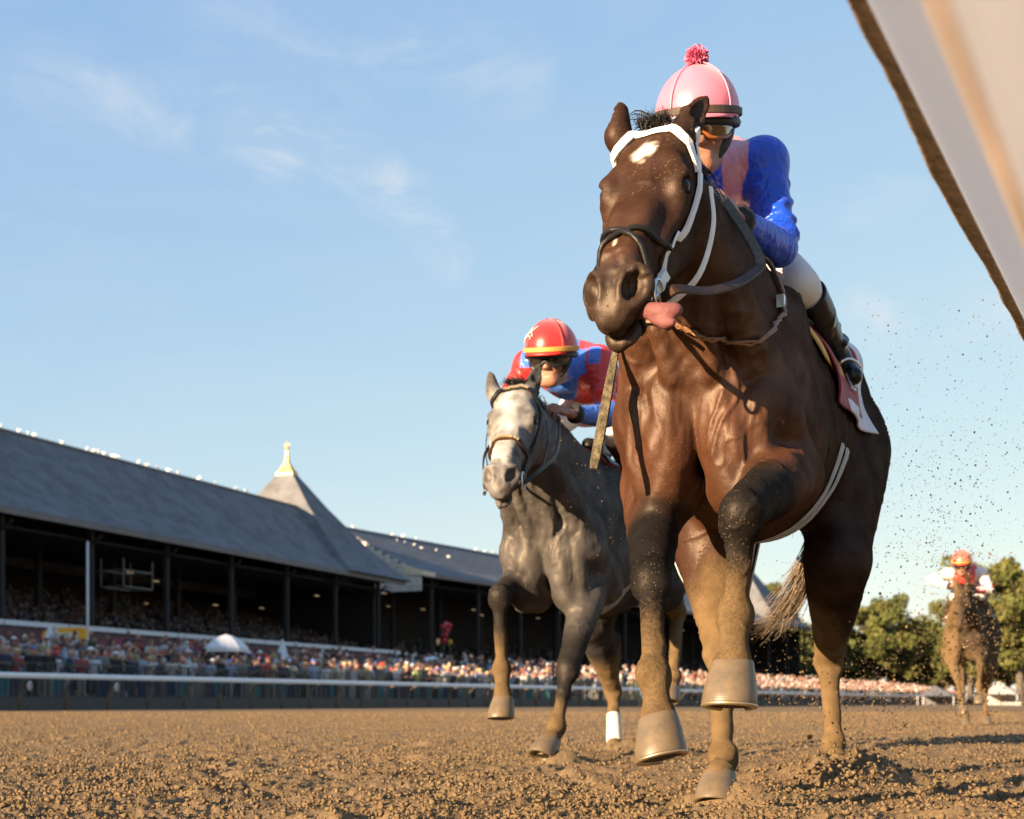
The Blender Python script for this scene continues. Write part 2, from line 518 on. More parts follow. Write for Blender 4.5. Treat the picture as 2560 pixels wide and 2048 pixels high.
w = HOOF_MARKS[1]; PITS += [(w[0] + .02, w[1] - .20, .17, .07), (w[0] + .22, w[1] - .36, .11, -.06), (w[0] - .17, w[1] - .3, .16, .05)]
for i in range(75):                             # old hoof prints all over the harrowed track
    q = rng.random(2); y = 3.0 + 7.5 * q[0]; x = (q[1] - .5) * .85 * y
    PITS.append((x, y, .04 + .04 * rng.random(), -.04)); PITS.append((x + .08, y + .04, .05, .02))
na, nr = 640, 620
ang = np.linspace(R(-24), R(24), na); dist = 2.3 * (1.0058 ** np.arange(nr))
A_, D_ = np.meshgrid(ang, dist)
X_ = (np.tan(A_) * D_); Y_ = D_
Z_ = hgt(X_, Y_)
V = np.stack([X_, Y_, Z_], -1).reshape(-1, 3)
ii = np.arange(na * nr).reshape(nr, na)
Q = np.stack([ii[:-1, :-1], ii[:-1, 1:], ii[1:, 1:], ii[1:, :-1]], -1).reshape(-1, 4)
tag(link('track', mesh_of('track', V, Q), M_DIRT), 'harrowed brown dirt of the racetrack', kind='structure')
# the rest of the track and the land beyond it, just below the worked strip
mb = MB(); mb.box((0, 900, -.09), (6000, 2600, .02)); tag(mb.build('ground', M_DIRT), 'brown dirt running out to the horizon', kind='structure')
# loose clods
def clod_mesh(name, P_, R_, seed, mat_):
    """octahedral lumps with jittered corners"""
    r = np.random.default_rng(seed); n = len(P_)
    base = np.array([[1, 0, 0], [-1, 0, 0], [0, 1, 0], [0, -1, 0], [0, 0, 1], [0, 0, -1]], float)
    f = np.array([[0, 2, 4], [2, 1, 4], [1, 3, 4], [3, 0, 4], [2, 0, 5], [1, 2, 5], [3, 1, 5], [0, 3, 5]])
    v = base[None] * (R_[:, None, None] * (.55 + .75 * r.random((n, 6, 1)))) + r.normal(0, .22, (n, 6, 3)) * R_[:, None, None]
    q = r.normal(0, 1, (n, 4)); q /= np.linalg.norm(q, axis=1)[:, None]
    w, x, y, z = q.T
    M = np.stack([1 - 2 * (y * y + z * z), 2 * (x * y - z * w), 2 * (x * z + y * w), 2 * (x * y + z * w), 1 - 2 * (x * x + z * z), 2 * (y * z - x * w), 2 * (x * z - y * w), 2 * (y * z + x * w), 1 - 2 * (x * x + y * y)], -1).reshape(n, 3, 3)
    v = np.einsum('nij,nkj->nki', M, v) + P_[:, None, :]
    F_ = (f[None] + (np.arange(n) * 6)[:, None, None]).reshape(-1, 3)
    return link(name, mesh_of(name, v.reshape(-1, 3), F_, smooth=False), mat_)
n = 230000
y = 2.6 * np.exp(rng.random(n) * math.log(15.0)); x = (rng.random(n) - .5) * .84 * y
dens = fbm(x * 2.2, y * 2.2, 0, 3, 12); keep = rng.random(n) < .35 + .65 * sstep(dens, .35, .6)
x, y = x[keep], y[keep]; rr = (.0020 + .0080 * rng.random(len(x)) ** 5.0) * (1 + .055 * np.maximum(0, y - 4))
P_ = np.stack([x, y, hgt(x, y) + rr * .45], -1)
tag(clod_mesh('dirt_clods', P_, rr, 3, M_DIRT), 'loose crumbly clods strewn over the dirt track', 'dirt', kind='stuff')
# ------------------------------------------------------------------ grandstands
M_SHINGLE = None
def shingle_mat():
    m, t, b = nmat('slate shingles'); N = t.nodes.new; Lk = t.links.new
    tc = N('ShaderNodeTexCoord')
    n = N('ShaderNodeTexNoise'); n.inputs['Scale'].default_value = .7; n.inputs['Detail'].default_value = 12; n.inputs['Roughness'].default_value = .7; Lk(tc.outputs['Object'], n.inputs['Vector'])
    w = N('ShaderNodeTexWave'); w.bands_direction = 'Z'; w.inputs['Scale'].default_value = 2.2; w.inputs['Distortion'].default_value = .6; Lk(tc.outputs['Object'], w.inputs['Vector'])
    mp = N('ShaderNodeMapRange'); mp.inputs['From Min'].default_value = .3; mp.inputs['From Max'].default_value = .7; mp.inputs['To Min'].default_value = .55; mp.inputs['To Max'].default_value = 1.4; Lk(n.outputs['Fac'], mp.inputs['Value'])
    s = N('ShaderNodeVectorMath'); s.operation = 'SCALE'; s.inputs[0].default_value = (.115, .118, .125); Lk(mp.outputs[0], s.inputs['Scale']); Lk(s.outputs[0], b.inputs['Base Color'])
    b.inputs['Roughness'].default_value = .8
    bp = N('ShaderNodeBump'); bp.inputs['Strength'].default_value = .35; bp.inputs['Distance'].default_value = .05; Lk(w.outputs['Fac'], bp.inputs['Height']); Lk(bp.outputs[0], b.inputs['Normal'])
    return m
M_SHINGLE = shingle_mat()
M_TIMBER = mat('shade-dark timber', (.018, .015, .013), .85, var=.3, scale=2)  # near-black: shade inside the stands is put into this colour
M_FASCIA = mat('grey fascia', (.16, .14, .125), .7, var=.15, scale=1)
M_MAROON = mat('maroon boarding', (.085, .035, .035), .75, var=.2, scale=1.5)
M_WHITEP = mat('white paint', (.60, .60, .60), .55, var=.06, scale=2)
M_PLANK = mat('weathered white boards', (.50, .47, .43), .75, var=.2, scale=1.5)
M_GILT = mat('gilded metal', (.62, .36, .12), .45, .3, var=.12, scale=3)
M_CONC = mat('apron paving', (.16, .15, .14), .85, var=.2, scale=.6)
M_LAMP = mat('lit strip lamp', (.9, .8, .6), .5, emit=(1.0, .72, .36, .10))
class SF:                                          # stand frame: t along, n towards the track
    def __init__(s, o, deg):
        s.o = V3(*o); s.t = V3(math.sin(R(deg)), math.cos(R(deg)), 0); s.n = V3(math.cos(R(deg)), -math.sin(R(deg)), 0); s.deg = deg
    def __call__(s, t, n, z): return s.o + s.t * t + s.n * n + V3(0, 0, z)
def sheet(mb, pts, th, m=0):                        # a thick four-cornered slab
    p = [np.asarray(q, float) for q in pts]; nn = unit(np.cross(p[1] - p[0], p[3] - p[0])) * th
    return mb.add(p + [q - nn for q in p], [(0, 1, 2, 3), (7, 6, 5, 4), (0, 4, 5, 1), (1, 5, 6, 2), (2, 6, 7, 3), (3, 7, 4, 0)], m)
def stand(G, label, t0, t1, ze, nr_, zr, depth, colstep, tower, gable, wallz):
    root = empty('grandstand', None, tuple(G(0, 0, 0)), -R(G.deg)); tag(root, label, 'grandstand', 'grandstands beside the track')
    M4 = root.matrix_basis.inverted() if False else Matrix.Translation(Vector(-G.o))
    rot = Matrix.Rotation(R(G.deg), 4, 'Z')
    def put(mb, name, m, par=None, smooth=False):
        o = mb.build(name, m, par or root, smooth=smooth)
        me = o.data; co = np.zeros(len(me.vertices) * 3, np.float32); me.vertices.foreach_get('co', co); co = co.reshape(-1, 3) - G.o
        c, s_ = math.cos(R(G.deg)), math.sin(R(G.deg))
        me.vertices.foreach_set('co', np.stack([co[:, 0] * c - co[:, 1] * s_, co[:, 0] * s_ + co[:, 1] * c, co[:, 2]], -1).astype(np.float32).ravel()); me.update()
        return o
    # roof: two slopes, the lower edge flaring slightly
    mb = MB()
    sheet(mb, [G(t0, 0, ze), G(t1, 0, ze), G(t1, nr_ * .3, ze + (zr - ze) * .25), G(t0, nr_ * .3, ze + (zr - ze) * .25)], .25)
    sheet(mb, [G(t0, nr_ * .3, ze + (zr - ze) * .25), G(t1, nr_ * .3, ze + (zr - ze) * .25), G(t1, nr_, zr), G(t0, nr_, zr)], .25)
    sheet(mb, [G(t0, nr_, zr), G(t1, nr_, zr), G(t1, nr_ * 2.2, ze - 1), G(t0, nr_ * 2.2, ze - 1)], .25)
    rf = put(mb, 'roof', M_SHINGLE)
    mb = MB(); mb.tube([G(t0, nr_, zr + .05), G(t1, nr_, zr + .05)], .12, 6); put(mb, 'ridge_cap', M_FASCIA, rf)
    mb = MB(); mb.box(G((t0 + t1) / 2, .06, ze - .22), (t1 - t0, .10, .36), ax=(G.t, G.n, V3(0, 0, 1))); put(mb, 'fascia', M_FASCIA, rf)
    # back wall, ends, seating tiers, lower wall
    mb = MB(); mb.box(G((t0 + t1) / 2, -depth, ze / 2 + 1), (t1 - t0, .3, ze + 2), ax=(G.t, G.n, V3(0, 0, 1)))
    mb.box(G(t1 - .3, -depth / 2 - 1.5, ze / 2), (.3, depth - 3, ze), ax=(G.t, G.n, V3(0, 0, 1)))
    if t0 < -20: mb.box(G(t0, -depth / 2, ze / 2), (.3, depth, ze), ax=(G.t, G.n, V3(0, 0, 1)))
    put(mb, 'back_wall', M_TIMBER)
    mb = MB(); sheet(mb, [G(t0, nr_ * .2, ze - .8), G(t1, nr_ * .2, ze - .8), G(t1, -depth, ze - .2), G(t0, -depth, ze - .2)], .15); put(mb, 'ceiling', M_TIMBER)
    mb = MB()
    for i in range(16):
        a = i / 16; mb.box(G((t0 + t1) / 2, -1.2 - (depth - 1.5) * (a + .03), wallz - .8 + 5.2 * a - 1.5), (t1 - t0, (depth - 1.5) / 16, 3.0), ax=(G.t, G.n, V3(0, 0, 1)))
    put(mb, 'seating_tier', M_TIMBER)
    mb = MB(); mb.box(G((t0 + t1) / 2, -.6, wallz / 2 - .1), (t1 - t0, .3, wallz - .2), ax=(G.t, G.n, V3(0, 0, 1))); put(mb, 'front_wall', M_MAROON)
    k = t0
    while k < t1 - .5:
        L = min(5.8, t1 - k); mb = MB(); mb.box(G(k + L / 2, -.5, wallz + .06), (L - .12, .16, .30), ax=(G.t, G.n, V3(0, 0, 1))); put(mb, 'white_rail', M_WHITEP); k += 5.8
    # posts
    k = t0 + 3
    first = None
    while k < t1:
        mb = MB(); mb.box(G(k, -1.0, (ze + wallz) / 2 - .2), (.30, .30, ze - wallz), ax=(G.t, G.n, V3(0, 0, 1))); mb.box(G(k, -.75, ze - 1.1), (.16, 1.4, .16), ax=(G.t, unit(G.n + V3(0, 0, .7)), unit(V3(0, 0, 1) - G.n * .7)))
        put(mb, 'post', M_TIMBER)
        mb = MB(); mb.box(G(k + 4, -8.5, (ze + wallz) / 2 + .5), (.4, .4, ze - wallz), ax=(G.t, G.n, V3(0, 0, 1))); put(mb, 'post', M_TIMBER)
        k += colstep
    r = np.random.default_rng(int(ze * 10))
    for i in range(int((t1 - t0) / 5)):           # strip lamps deep inside
        mb = MB(); c = G(t0 + 5 * i + 4 * r.random(), -5 - 12 * r.random(), ze - 1.2 - 1.6 * r.random()); mb.box(c, (.7, .10, .06), ax=(G.t, G.n, V3(0, 0, 1))); o = put(mb, 'strip_lamp', M_LAMP)
    if tower:
        tt, tn, ht, hn, za = tower
        mb = MB(); rings = []
        for f_, z in ((1.0, ze + .02), (.86, ze + (za - ze) * .11), (.62, ze + (za - ze) * .34), (.32, ze + (za - ze) * .69), (.085, za)):
            rings.append([G(tt - ht * f_, tn + hn * f_, z), G(tt + ht * f_, tn + hn * f_, z), G(tt + ht * f_, tn - hn * f_, z), G(tt - ht * f_, tn - hn * f_, z)])
        v = [p for rg in rings for p in rg]
        mb.add(v, [(4 * i + k, 4 * i + (k + 1) % 4, 4 * i + 4 + (k + 1) % 4, 4 * i + 4 + k) for i in range(4) for k in range(4)] + [(16, 17, 18, 19)])
        tw = put(mb, 'tower_roof', M_SHINGLE)
        mb = MB(); pr = [(1.05, .0), (1.0, .35), (.62, .9), (.40, 1.5), (.26, 2.0), (.30, 2.15), (.20, 2.3), (.16, 3.0)]
        hw = ht * .085
        v = []
        for f_, z in pr: v += [G(tt + a * hw * f_ * 1.05, tn + b * hw * f_ * 1.6 if f_ > .5 else tn + b * hw * f_ * 1.1, za + z * .8 - .05) for a, b in ((-1, 1), (1, 1), (1, -1), (-1, -1))]
        n_ = len(pr); mb.add(v, [(4 * i + k, 4 * i + (k + 1) % 4, 4 * i + 4 + (k + 1) % 4, 4 * i + 4 + k) for i in range(n_ - 1) for k in range(4)] + [(4 * n_ - 4, 4 * n_ - 3, 4 * n_ - 2, 4 * n_ - 1)])
        mb.ell(G(tt, tn, za + 2.55), .2, 8, 6); mb.tube([G(tt, tn, za + 2.3), G(tt, tn, za + 3.2)], [.12, .03], 6); mb.box(G(tt, tn, za + 2.85), (.5, .07, .08), ax=(unit(V3(1, -.2, 0)), unit(V3(.2, 1, 0)), V3(0, 0, 1)))
        put(mb, 'finial', M_GILT, tw)
    if gable:                                     # boarded end wall under the roof, and the lit box end of the eaves
        gw = None
        for i in range(16):
            z0 = gable + .47 * i; zt = z0 + .44
            w1 = 0 if zt < ze else nr_ * (zt - ze) / (zr - ze)
            w0 = nr_ * 1.6
            if zt > zr - .2: break
            mb = MB(); sheet(mb, [G(t0 - .05, w1 - .1, z0), G(t0 - .05, w0, z0), G(t0 - .05 - .0, w0, zt), G(t0 - .05, w1 - .1, zt)], .12); put(mb, 'plank', M_PLANK)
        mb = MB(); mb.add([G(t0 - .3, nr_ * .22, ze + .9), G(t0 - .3, .15, ze - .3), G(t0 - .3, .15, ze + .15), G(t0 + 2.0, .15, ze - .3), G(t0 + 2.0, .15, ze + .1), G(t0 - .3, nr_ * .2, ze - .1)], [(0, 5, 1, 2), (1, 3, 4, 2)])
        put(mb, 'eaves_box', mat('cream eaves', (.62, .52, .38), .6), rf)
    return root
G1 = SF((-29.4, 80.0, 0), 21.0)
G2 = SF((-8.7, 136.0, 0), 30.0)
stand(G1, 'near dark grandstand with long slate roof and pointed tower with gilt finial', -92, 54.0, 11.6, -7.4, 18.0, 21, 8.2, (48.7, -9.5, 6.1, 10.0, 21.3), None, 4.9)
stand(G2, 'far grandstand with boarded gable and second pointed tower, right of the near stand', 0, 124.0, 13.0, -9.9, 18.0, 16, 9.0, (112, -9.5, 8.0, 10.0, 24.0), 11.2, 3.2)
# paved apron between the rail and the stands, raised a little
mb = MB(); a, b = fence_pt(-140, -1.3), fence_pt(330, -1.3)
mb.add([a, b, b - fn * 120, a - fn * 120] , [(0, 1, 2, 3)]); v = mb.v; mb = MB()
sheet(mb, [V3(*p) + V3(0, 0, .36) for p in v], .42); tag(mb.build('apron', M_CONC), 'paved spectator apron behind the outer rail', kind='structure')

# gulls on the ridges
def gull_mesh():
    mb = MB(); mb.ell((0, 0, .16), (.11, .24, .12), 8, 6); mb.ell((0, -.20, .30), (.07, .08, .07), 6, 5); mb.tube([(0, -.26, .29), (0, -.34, .28)], [.02, .005], 4); mb.tube([(0, .18, .16), (0, .38, .15)], [.07, .01], 5)
    for s in (-1, 1): mb.tube([(.04 * s, 0, .08), (.04 * s, 0, 0)], .012, 4)
    return mb.mesh('gull', True)
GULL = gull_mesh(); M_GULL = mat('white plumage', (.82, .78, .72), .8, var=.1)
def gull(p, rz, label, grp):
    o = link('gull', GULL, M_GULL); o.location = p; o.rotation_euler = (0, 0, rz); s = .62 + .2 * rng.random(); o.scale = (s, s, s); tag(o, label, 'gull', grp)
for i, t in enumerate((8.5, 10.2, 11.1, 11.7, 14.6, 17.2, 18.0, 18.6, 19.2, 20.1, 20.6, 23.2, 24.3, 25.6, 27.0, 28.3, 31.2, 33.5, 36.6, 38.2)):
    gull(G1(t, -7.4, 18.16), rng.random() * 6.28, 'small white gull perched on the near grandstand ridge, %s from the left' % ordn(i + 1), 'gulls on the near ridge')
for i, t in enumerate((2, 9, 11, 13.5, 26, 28, 30, 41)):
    gull(G2(t, -9.9, 18.16), rng.random() * 6.28, 'small white gull perched on the far grandstand ridge, %s from the left' % ordn(i + 1), 'gulls on the far ridge')
for i, (t, n) in enumerate(((8.0, -8.6), (9.2, -8.4), (10.6, -8.2), (11.0, -7.5), (14.0, -7.6), (14.3, -6.2))):
    gull(G2(t, n, 13.0 + 1.25 + (-n - 2.97) / 6.93 * 3.75 + .05), rng.random() * 6.28, 'small white gull standing on the slates of the far roof, %s from the left' % ordn(i + 1), 'gulls on the far slates')
# ------------------------------------------------------------------ rails and fences
M_RAILW = mat('rail white', (.78, .78, .79), .45, var=.05, scale=2)
M_POSTB = mat('muddy post steel', (.12, .085, .06), .75, var=.3, scale=6)
M_FENCE = mat('dark green fence steel', (.03, .045, .04), .6, var=.2)
NPOST = 74; PSTEP = 2.1
rail = empty('outer_rail', None, tuple(fence_pt(0)), 0); tag(rail, 'white outer rail on curved muddy posts in front of the crowd', 'rail')
def rel(p): return np.asarray(p, float) - fence_pt(0)
s = -8.0
while s < 200:
    L = 12.0; mb = MB(); c = rel(fence_pt(s + L / 2, 0, 1.16)); ax = (ft, fn, V3(0, 0, 1))
    pr = [(-.07, -.09), (.05, -.09), (.085, -.04), (.09, .03), (.06, .085), (-.03, .095), (-.07, .06)]
    v = [c + ft * (e * (L / 2 - .012)) + fn * a + V3(0, 0, b) for e in (-1, 1) for a, b in pr]; k = len(pr)
    mb.add(v, [(i, (i + 1) % k, k + (i + 1) % k, k + i) for i in range(k)] + [tuple(reversed(range(k))), tuple(k + i for i in range(k))]); mb.build('rail_section', M_RAILW, rail); s += L
mb = MB(); mb.tube([fn * -.62 + V3(0, 0, -.1), fn * -.60 + V3(0, 0, .5), fn * -.50 + V3(0, 0, .85), fn * -.25 + V3(0, 0, 1.05), fn * -.02 + V3(0, 0, 1.08)], [.07, .065, .055, .05, .045], 8)
pm = mb.mesh('post', True); pm.materials.append(M_POSTB)
for i in range(NPOST + 20):
    o = link('post', pm, None, rail); o.location = rel(fence_pt(-9 + PSTEP * i))
# crowd fence behind: top bar, bottom bar, uprights, wire panels
cf = empty('crowd_fence', None, tuple(fence_pt(0)), 0); tag(cf, 'dark steel crowd fence on the apron edge behind the outer rail', 'fence')
mb = MB(); mb.box(rel(fence_pt(96, -1.35, .14)), (230, .14, .55), ax=(ft, fn, V3(0, 0, 1))); mb.build('kerb_wall', mat('dark kerb', (.085, .08, .07), .9), cf)
s = -9.0; up = MB(); up.box((0, 0, .62), (.07, .07, 1.34)); um = up.mesh('upright'); um.materials.append(M_FENCE)
bar = MB(); bar.box((0, 0, 0), (2.5, .055, .055), rz=math.pi / 2 - TRK); bm_ = bar.mesh('bar'); bm_.materials.append(M_FENCE)
wr = MB()
for i in range(21): wr.box(ft * (-1.2 + .12 * i) + V3(0, 0, .6), (.012, .012, 1.15))
for i in range(9): wr.box(V3(0, 0, .08 + .13 * i), (2.5, .010, .012), rz=math.pi / 2 - TRK)
wm = wr.mesh('wire_panel'); wm.materials.append(M_FENCE)
while s < 200:
    o = link('upright', um, None, cf); o.location = rel(fence_pt(s, -1.35, .36)); o.rotation_euler = (0, 0, -TRK)
    for z in (1.64, .44):
        o = link('bar', bm_, None, cf); o.location = rel(fence_pt(s + 1.25, -1.35, z))
    if s < 90:
        o = link('wire_panel', wm, None, cf); o.location = rel(fence_pt(s + 1.25, -1.35, .40))
    s += 2.5
# oval number tags hanging from the rail
for s, nm in ((1.3, 'first'), (5.4, 'second')):
    t = empty('number_tag', None, tuple(fence_pt(s, .06, .82)), 0); tag(t, 'small white oval tag hanging under the outer rail, %s from the left' % nm, 'tag', 'tags under the rail')
    mb = MB(); mb.ell((0, 0, 0), (.035, .11, .16), 12, 10, ax=(fn, ft, V3(0, 0, 1))); mb.build('plate', mat('tag white', (.66, .62, .60), .6), t, smooth=True)
    mb = MB(); 
    for z in (.055, -.055): torus_pts = [V3(0, 0, z) + ft * (.045 * math.cos(q)) + V3(0, 0, .04 * math.sin(q)) + fn * .036 for q in np.linspace(0, 6.283, 13)]; mb.tube(torus_pts, .012, 5)
    mb.build('figure', mat('tag figure', (.06, .04, .04), .7), t)

# inner rail passing over the camera: muddy lip, white cover
ir = empty('inner_rail', None, (0, 1.5, 1.0), 0); tag(ir, 'blurred white inner rail with mud-caked lip, overhead at the top right', 'rail')
def ov(s, a, b): return ft * s + fn * a + V3(0, 0, CAMZ + b) - V3(0, 1.5, 1.0)   # along, to the right, above the lens
ss = np.linspace(.6, 6.5, 160); v = []; f = []
for i, s in enumerate(ss):
    j = .004 * (vnoise(s * 22, 0, 0, 3) - .5) + .003 * (vnoise(s * 3, 0, 0, 4) - .5) - (.007 * math.exp(-((s - 2.06) / .22) ** 2))
    for a, b in ((-.345 + j, .740), (-.340 + j, .734), (-.322, .728 + j * .3), (-.306, .735), (-.300, .78), (-.338, .79)): v.append(ov(s, a, b))
f = [(6 * i + k, 6 * i + (k + 1) % 6, 6 * i + 6 + (k + 1) % 6, 6 * i + 6 + k) for i in range(len(ss) - 1) for k in range(6)]
M_CAKE = mat('caked mud', (.25, .165, .085), .95, var=.35, scale=40, bump=.7, bscale=110)
link('muddy_lip', mesh_of('muddy_lip', v, f), M_CAKE, ir)
def plastic(name, col):                          # thin white plastic that lets the low sun through
    m, t, b = nmat(name); tr = t.nodes.new('ShaderNodeBsdfTranslucent'); tr.inputs['Color'].default_value = (*col, 1); b.inputs['Base Color'].default_value = (*col, 1); b.inputs['Roughness'].default_value = .4
    n = t.nodes.new('ShaderNodeTexNoise'); n.inputs['Scale'].default_value = 6; mr = t.nodes.new('ShaderNodeMapRange'); mr.inputs['To Min'].default_value = .4; mr.inputs['To Max'].default_value = .6; t.links.new(n.outputs['Fac'], mr.inputs['Value'])
    ms = t.nodes.new('ShaderNodeMixShader'); t.links.new(mr.outputs[0], ms.inputs[0]); t.links.new(b.outputs[0], ms.inputs[1]); t.links.new(tr.outputs[0], ms.inputs[2]); t.links.new(ms.outputs[0], t.nodes['Material Output'].inputs['Surface']); return m
mb = MB(); sheet(mb, [ov(.3, -.277, .65), ov(4.5, -.277, .65), ov(4.5, -.205, .58), ov(.3, -.205, .58)], -.008); mb.build('cover_edge', plastic('cover plastic', (.80, .84, .90)), ir)
mb = MB(); mb.tube([ov(.25, -.0715, .205), ov(3.0, -.0715, .205)], .0022, 12); mb.build('strut', mat('muddy strut', (.30, .21, .15), .8, var=.3, scale=8), ir, smooth=True)
mb = MB(); sheet(mb, [ov(.2, -.148, .40), ov(3.2, -.148, .40), ov(3.2, .20, .80), ov(.2, .20, .80)], -.004); mb.build('cover', plastic('cover white', (.82, .80, .79)), ir)
# ------------------------------------------------------------------ trees
def leaf_mat(name, c0, c1):
    m, t, b = nmat(name); N = t.nodes.new; Lk = t.links.new
    a = N('ShaderNodeAttribute'); a.attribute_name = 'tone'; mx = N('ShaderNodeMix'); mx.data_type = 'RGBA'; mx.inputs['A'].default_value = (*c0, 1); mx.inputs['B'].default_value = (*c1, 1); Lk(a.outputs['Fac'], mx.inputs['Factor']); Lk(mx.outputs['Result'], b.inputs['Base Color'])
    b.inputs['Roughness'].default_value = .65; b.inputs['Specular IOR Level'].default_value = .2
    tr = N('ShaderNodeBsdfTranslucent'); Lk(mx.outputs['Result'], tr.inputs['Color']); ms = N('ShaderNodeMixShader'); ms.inputs[0].default_value = .25; Lk(b.outputs[0], ms.inputs[1]); Lk(tr.outputs[0], ms.inputs[2]); Lk(ms.outputs[0], t.nodes['Material Output'].inputs['Surface'])
    return m
M_LEAF = leaf_mat('oak leaves', (.068, .086, .024), (.165, .160, .044)); M_BARK = mat('bark', (.10, .08, .06), .9, var=.3, scale=4)
def tree_meshes(seed, h, w, nleaf):
    r = np.random.default_rng(seed); mb = MB(); tips = []
    mb.tube([(0, 0, -.5), (.1, 0, h * .25), (r.normal(0, .3), r.normal(0, .3), h * .55), (r.normal(0, .4), 0, h * .8)], [.035 * h, .028 * h, .017 * h, .006 * h], 8)
    for i in range(16):
        z = h * (.28 + .5 * r.random()); a = 6.28 * r.random(); L = w * (.35 + .35 * r.random()); e = V3(math.cos(a) * L, math.sin(a) * L, z + L * (.25 + .5 * r.random()))
        mb.tube([(0, 0, z), e * .5 + V3(0, 0, z * .5 + .3), e], [.011 * h, .007 * h, .002 * h], 5); tips.append(e)
    tr = mb.mesh('trunk', True)
    cl = []
    for i in range(84):
        u = r.random(); a = 6.28 * r.random(); zz = h * (.30 + .68 * u); rad = w * .5 * math.sqrt(max(.05, 1 - ((u - .42) / .62) ** 2)); q = rad * math.sqrt(r.random()) * (1.0 + .25 * r.normal()); cl.append((V3(math.cos(a) * q, math.sin(a) * q, zz), w * (.06 + .08 * r.random()), r.random()))
    for e in tips: cl.append((e, w * .11, r.random()))
    C = np.array([c[0] for c in cl]); S_ = np.array([c[1] for c in cl]); T = np.array([c[2] for c in cl])
    k = r.integers(len(cl), size=nleaf); d = r.normal(0, 1, (nleaf, 3)); d /= np.linalg.norm(d, axis=1)[:, None]
    p = C[k] + d * (S_[k] * (.45 + .6 * r.random(nleaf) ** .5))[:, None] * np.array([1, 1, .8])
    n1 = r.normal(0, 1, (nleaf, 3)) + d * .8; n1 /= np.linalg.norm(n1, axis=1)[:, None]; t1 = np.cross(n1, r.normal(0, 1, (nleaf, 3))); t1 /= np.linalg.norm(t1, axis=1)[:, None]; t2 = np.cross(n1, t1)
    s = (.021 * h * (.5 + r.random(nleaf)))[:, None]
    v = np.stack([p - t1 * s, p + t2 * s * .6, p + t1 * s, p - t2 * s * .6], 1).reshape(-1, 3)
    me = mesh_of('crown', v, np.arange(nleaf * 4).reshape(-1, 4), False); set_val(me, np.repeat(np.clip(T[k] * .7 + .3 * r.random(nleaf), 0, 1), 4), 'tone')
    return tr, me
TREES = [tree_meshes(1, 14, 11, 12000), tree_meshes(2, 14, 9, 10000), tree_meshes(3, 14, 7.5, 6000)]
for a, b in TREES: a.materials.append(M_BARK); b.materials.append(M_LEAF)
TL = [(567, 215, 0, 1.62, 'treetop showing above the ridge of the near grandstand'), (1935, 300, 2, 1.85, 'tree rising behind the far pointed tower'), (2005, 310, 1, 1.3, 'low tree right of the far pointed tower'),
      (1720, 285, 0, .9, 'tree seen under the far stand roof, leftmost'), (1800, 290, 1, .95, 'tree seen under the far stand roof, second'), (1890, 285, 0, .95, 'tree seen under the far stand roof, third'), (1985, 275, 1, .95, 'tree seen under the far stand roof, rightmost'),
      (2075, 262, 0, .85, 'low rounded tree just right of the bay horse hind leg'), (2190, 250, 0, 1.34, 'tall rounded tree between the bay and the last horse'), (2275, 262, 1, 1.05, 'rounded tree left of the last horse'), (2345, 256, 1, .78, 'low tree directly behind the last horse'),
      (2425, 235, 2, 1.30, 'slim tree with bare trunk right behind the last horse'), (2475, 232, 0, 1.25, 'broad dark tree right of the last horse'), (2552, 225, 0, 1.60, 'tallest tree at the right edge'), (2520, 260, 1, 1.1, 'tree between the last two at the right edge'), (2390, 275, 0, .9, 'bushy tree farther back behind the last horse'), (2140, 285, 1, .9, 'bushy tree behind the tall rounded one'),
      (2110, 268, 0, 1.0, 'rounded tree filling the gap right of the hind leg'), (2235, 272, 0, 1.12, 'dense tree between the tall rounded tree and its neighbour'), (2310, 280, 0, 1.0, 'dense tree behind the gap left of the last horse'), (2365, 262, 0, .95, 'dense tree just left of the slim bare trunk'), (2450, 262, 0, 1.15, 'dense tree between the slim and the broad dark tree'), (2500, 245, 0, .95, 'lower dense tree near the right edge')]
for i, (px, d, k, sc, lb) in enumerate(TL):
    x, y = PX(px, HOR, d)[:2]; o = empty('tree', None, (x, y, -.1), i * 1.7); o.scale = (sc, sc, sc); tag(o, lb, 'tree', 'trees behind the track')
    link('trunk', TREES[k][0], None, o); link('crown', TREES[k][1], None, o)
# ------------------------------------------------------------------ racehorses
class Head:
    def __init__(s, o, m, roll=0.0):
        s.o = np.asarray(o, float); s.A = unit(np.asarray(m) - s.o)
        L = np.cross(V3(0, 0, 1), s.A); L[2] = 0; L = -unit(L)
        if L[0] < 0: L = -L
        s.L = unit(L + s.A * 0); s.F = unit(np.cross(s.A, s.L))
        if roll:
            c, n = math.cos(roll), math.sin(roll)
            s.L, s.F = s.L * c + s.F * n, s.F * c - s.L * n
    def __call__(s, l, t, f): return s.o + s.L * l + s.A * t + s.F * f

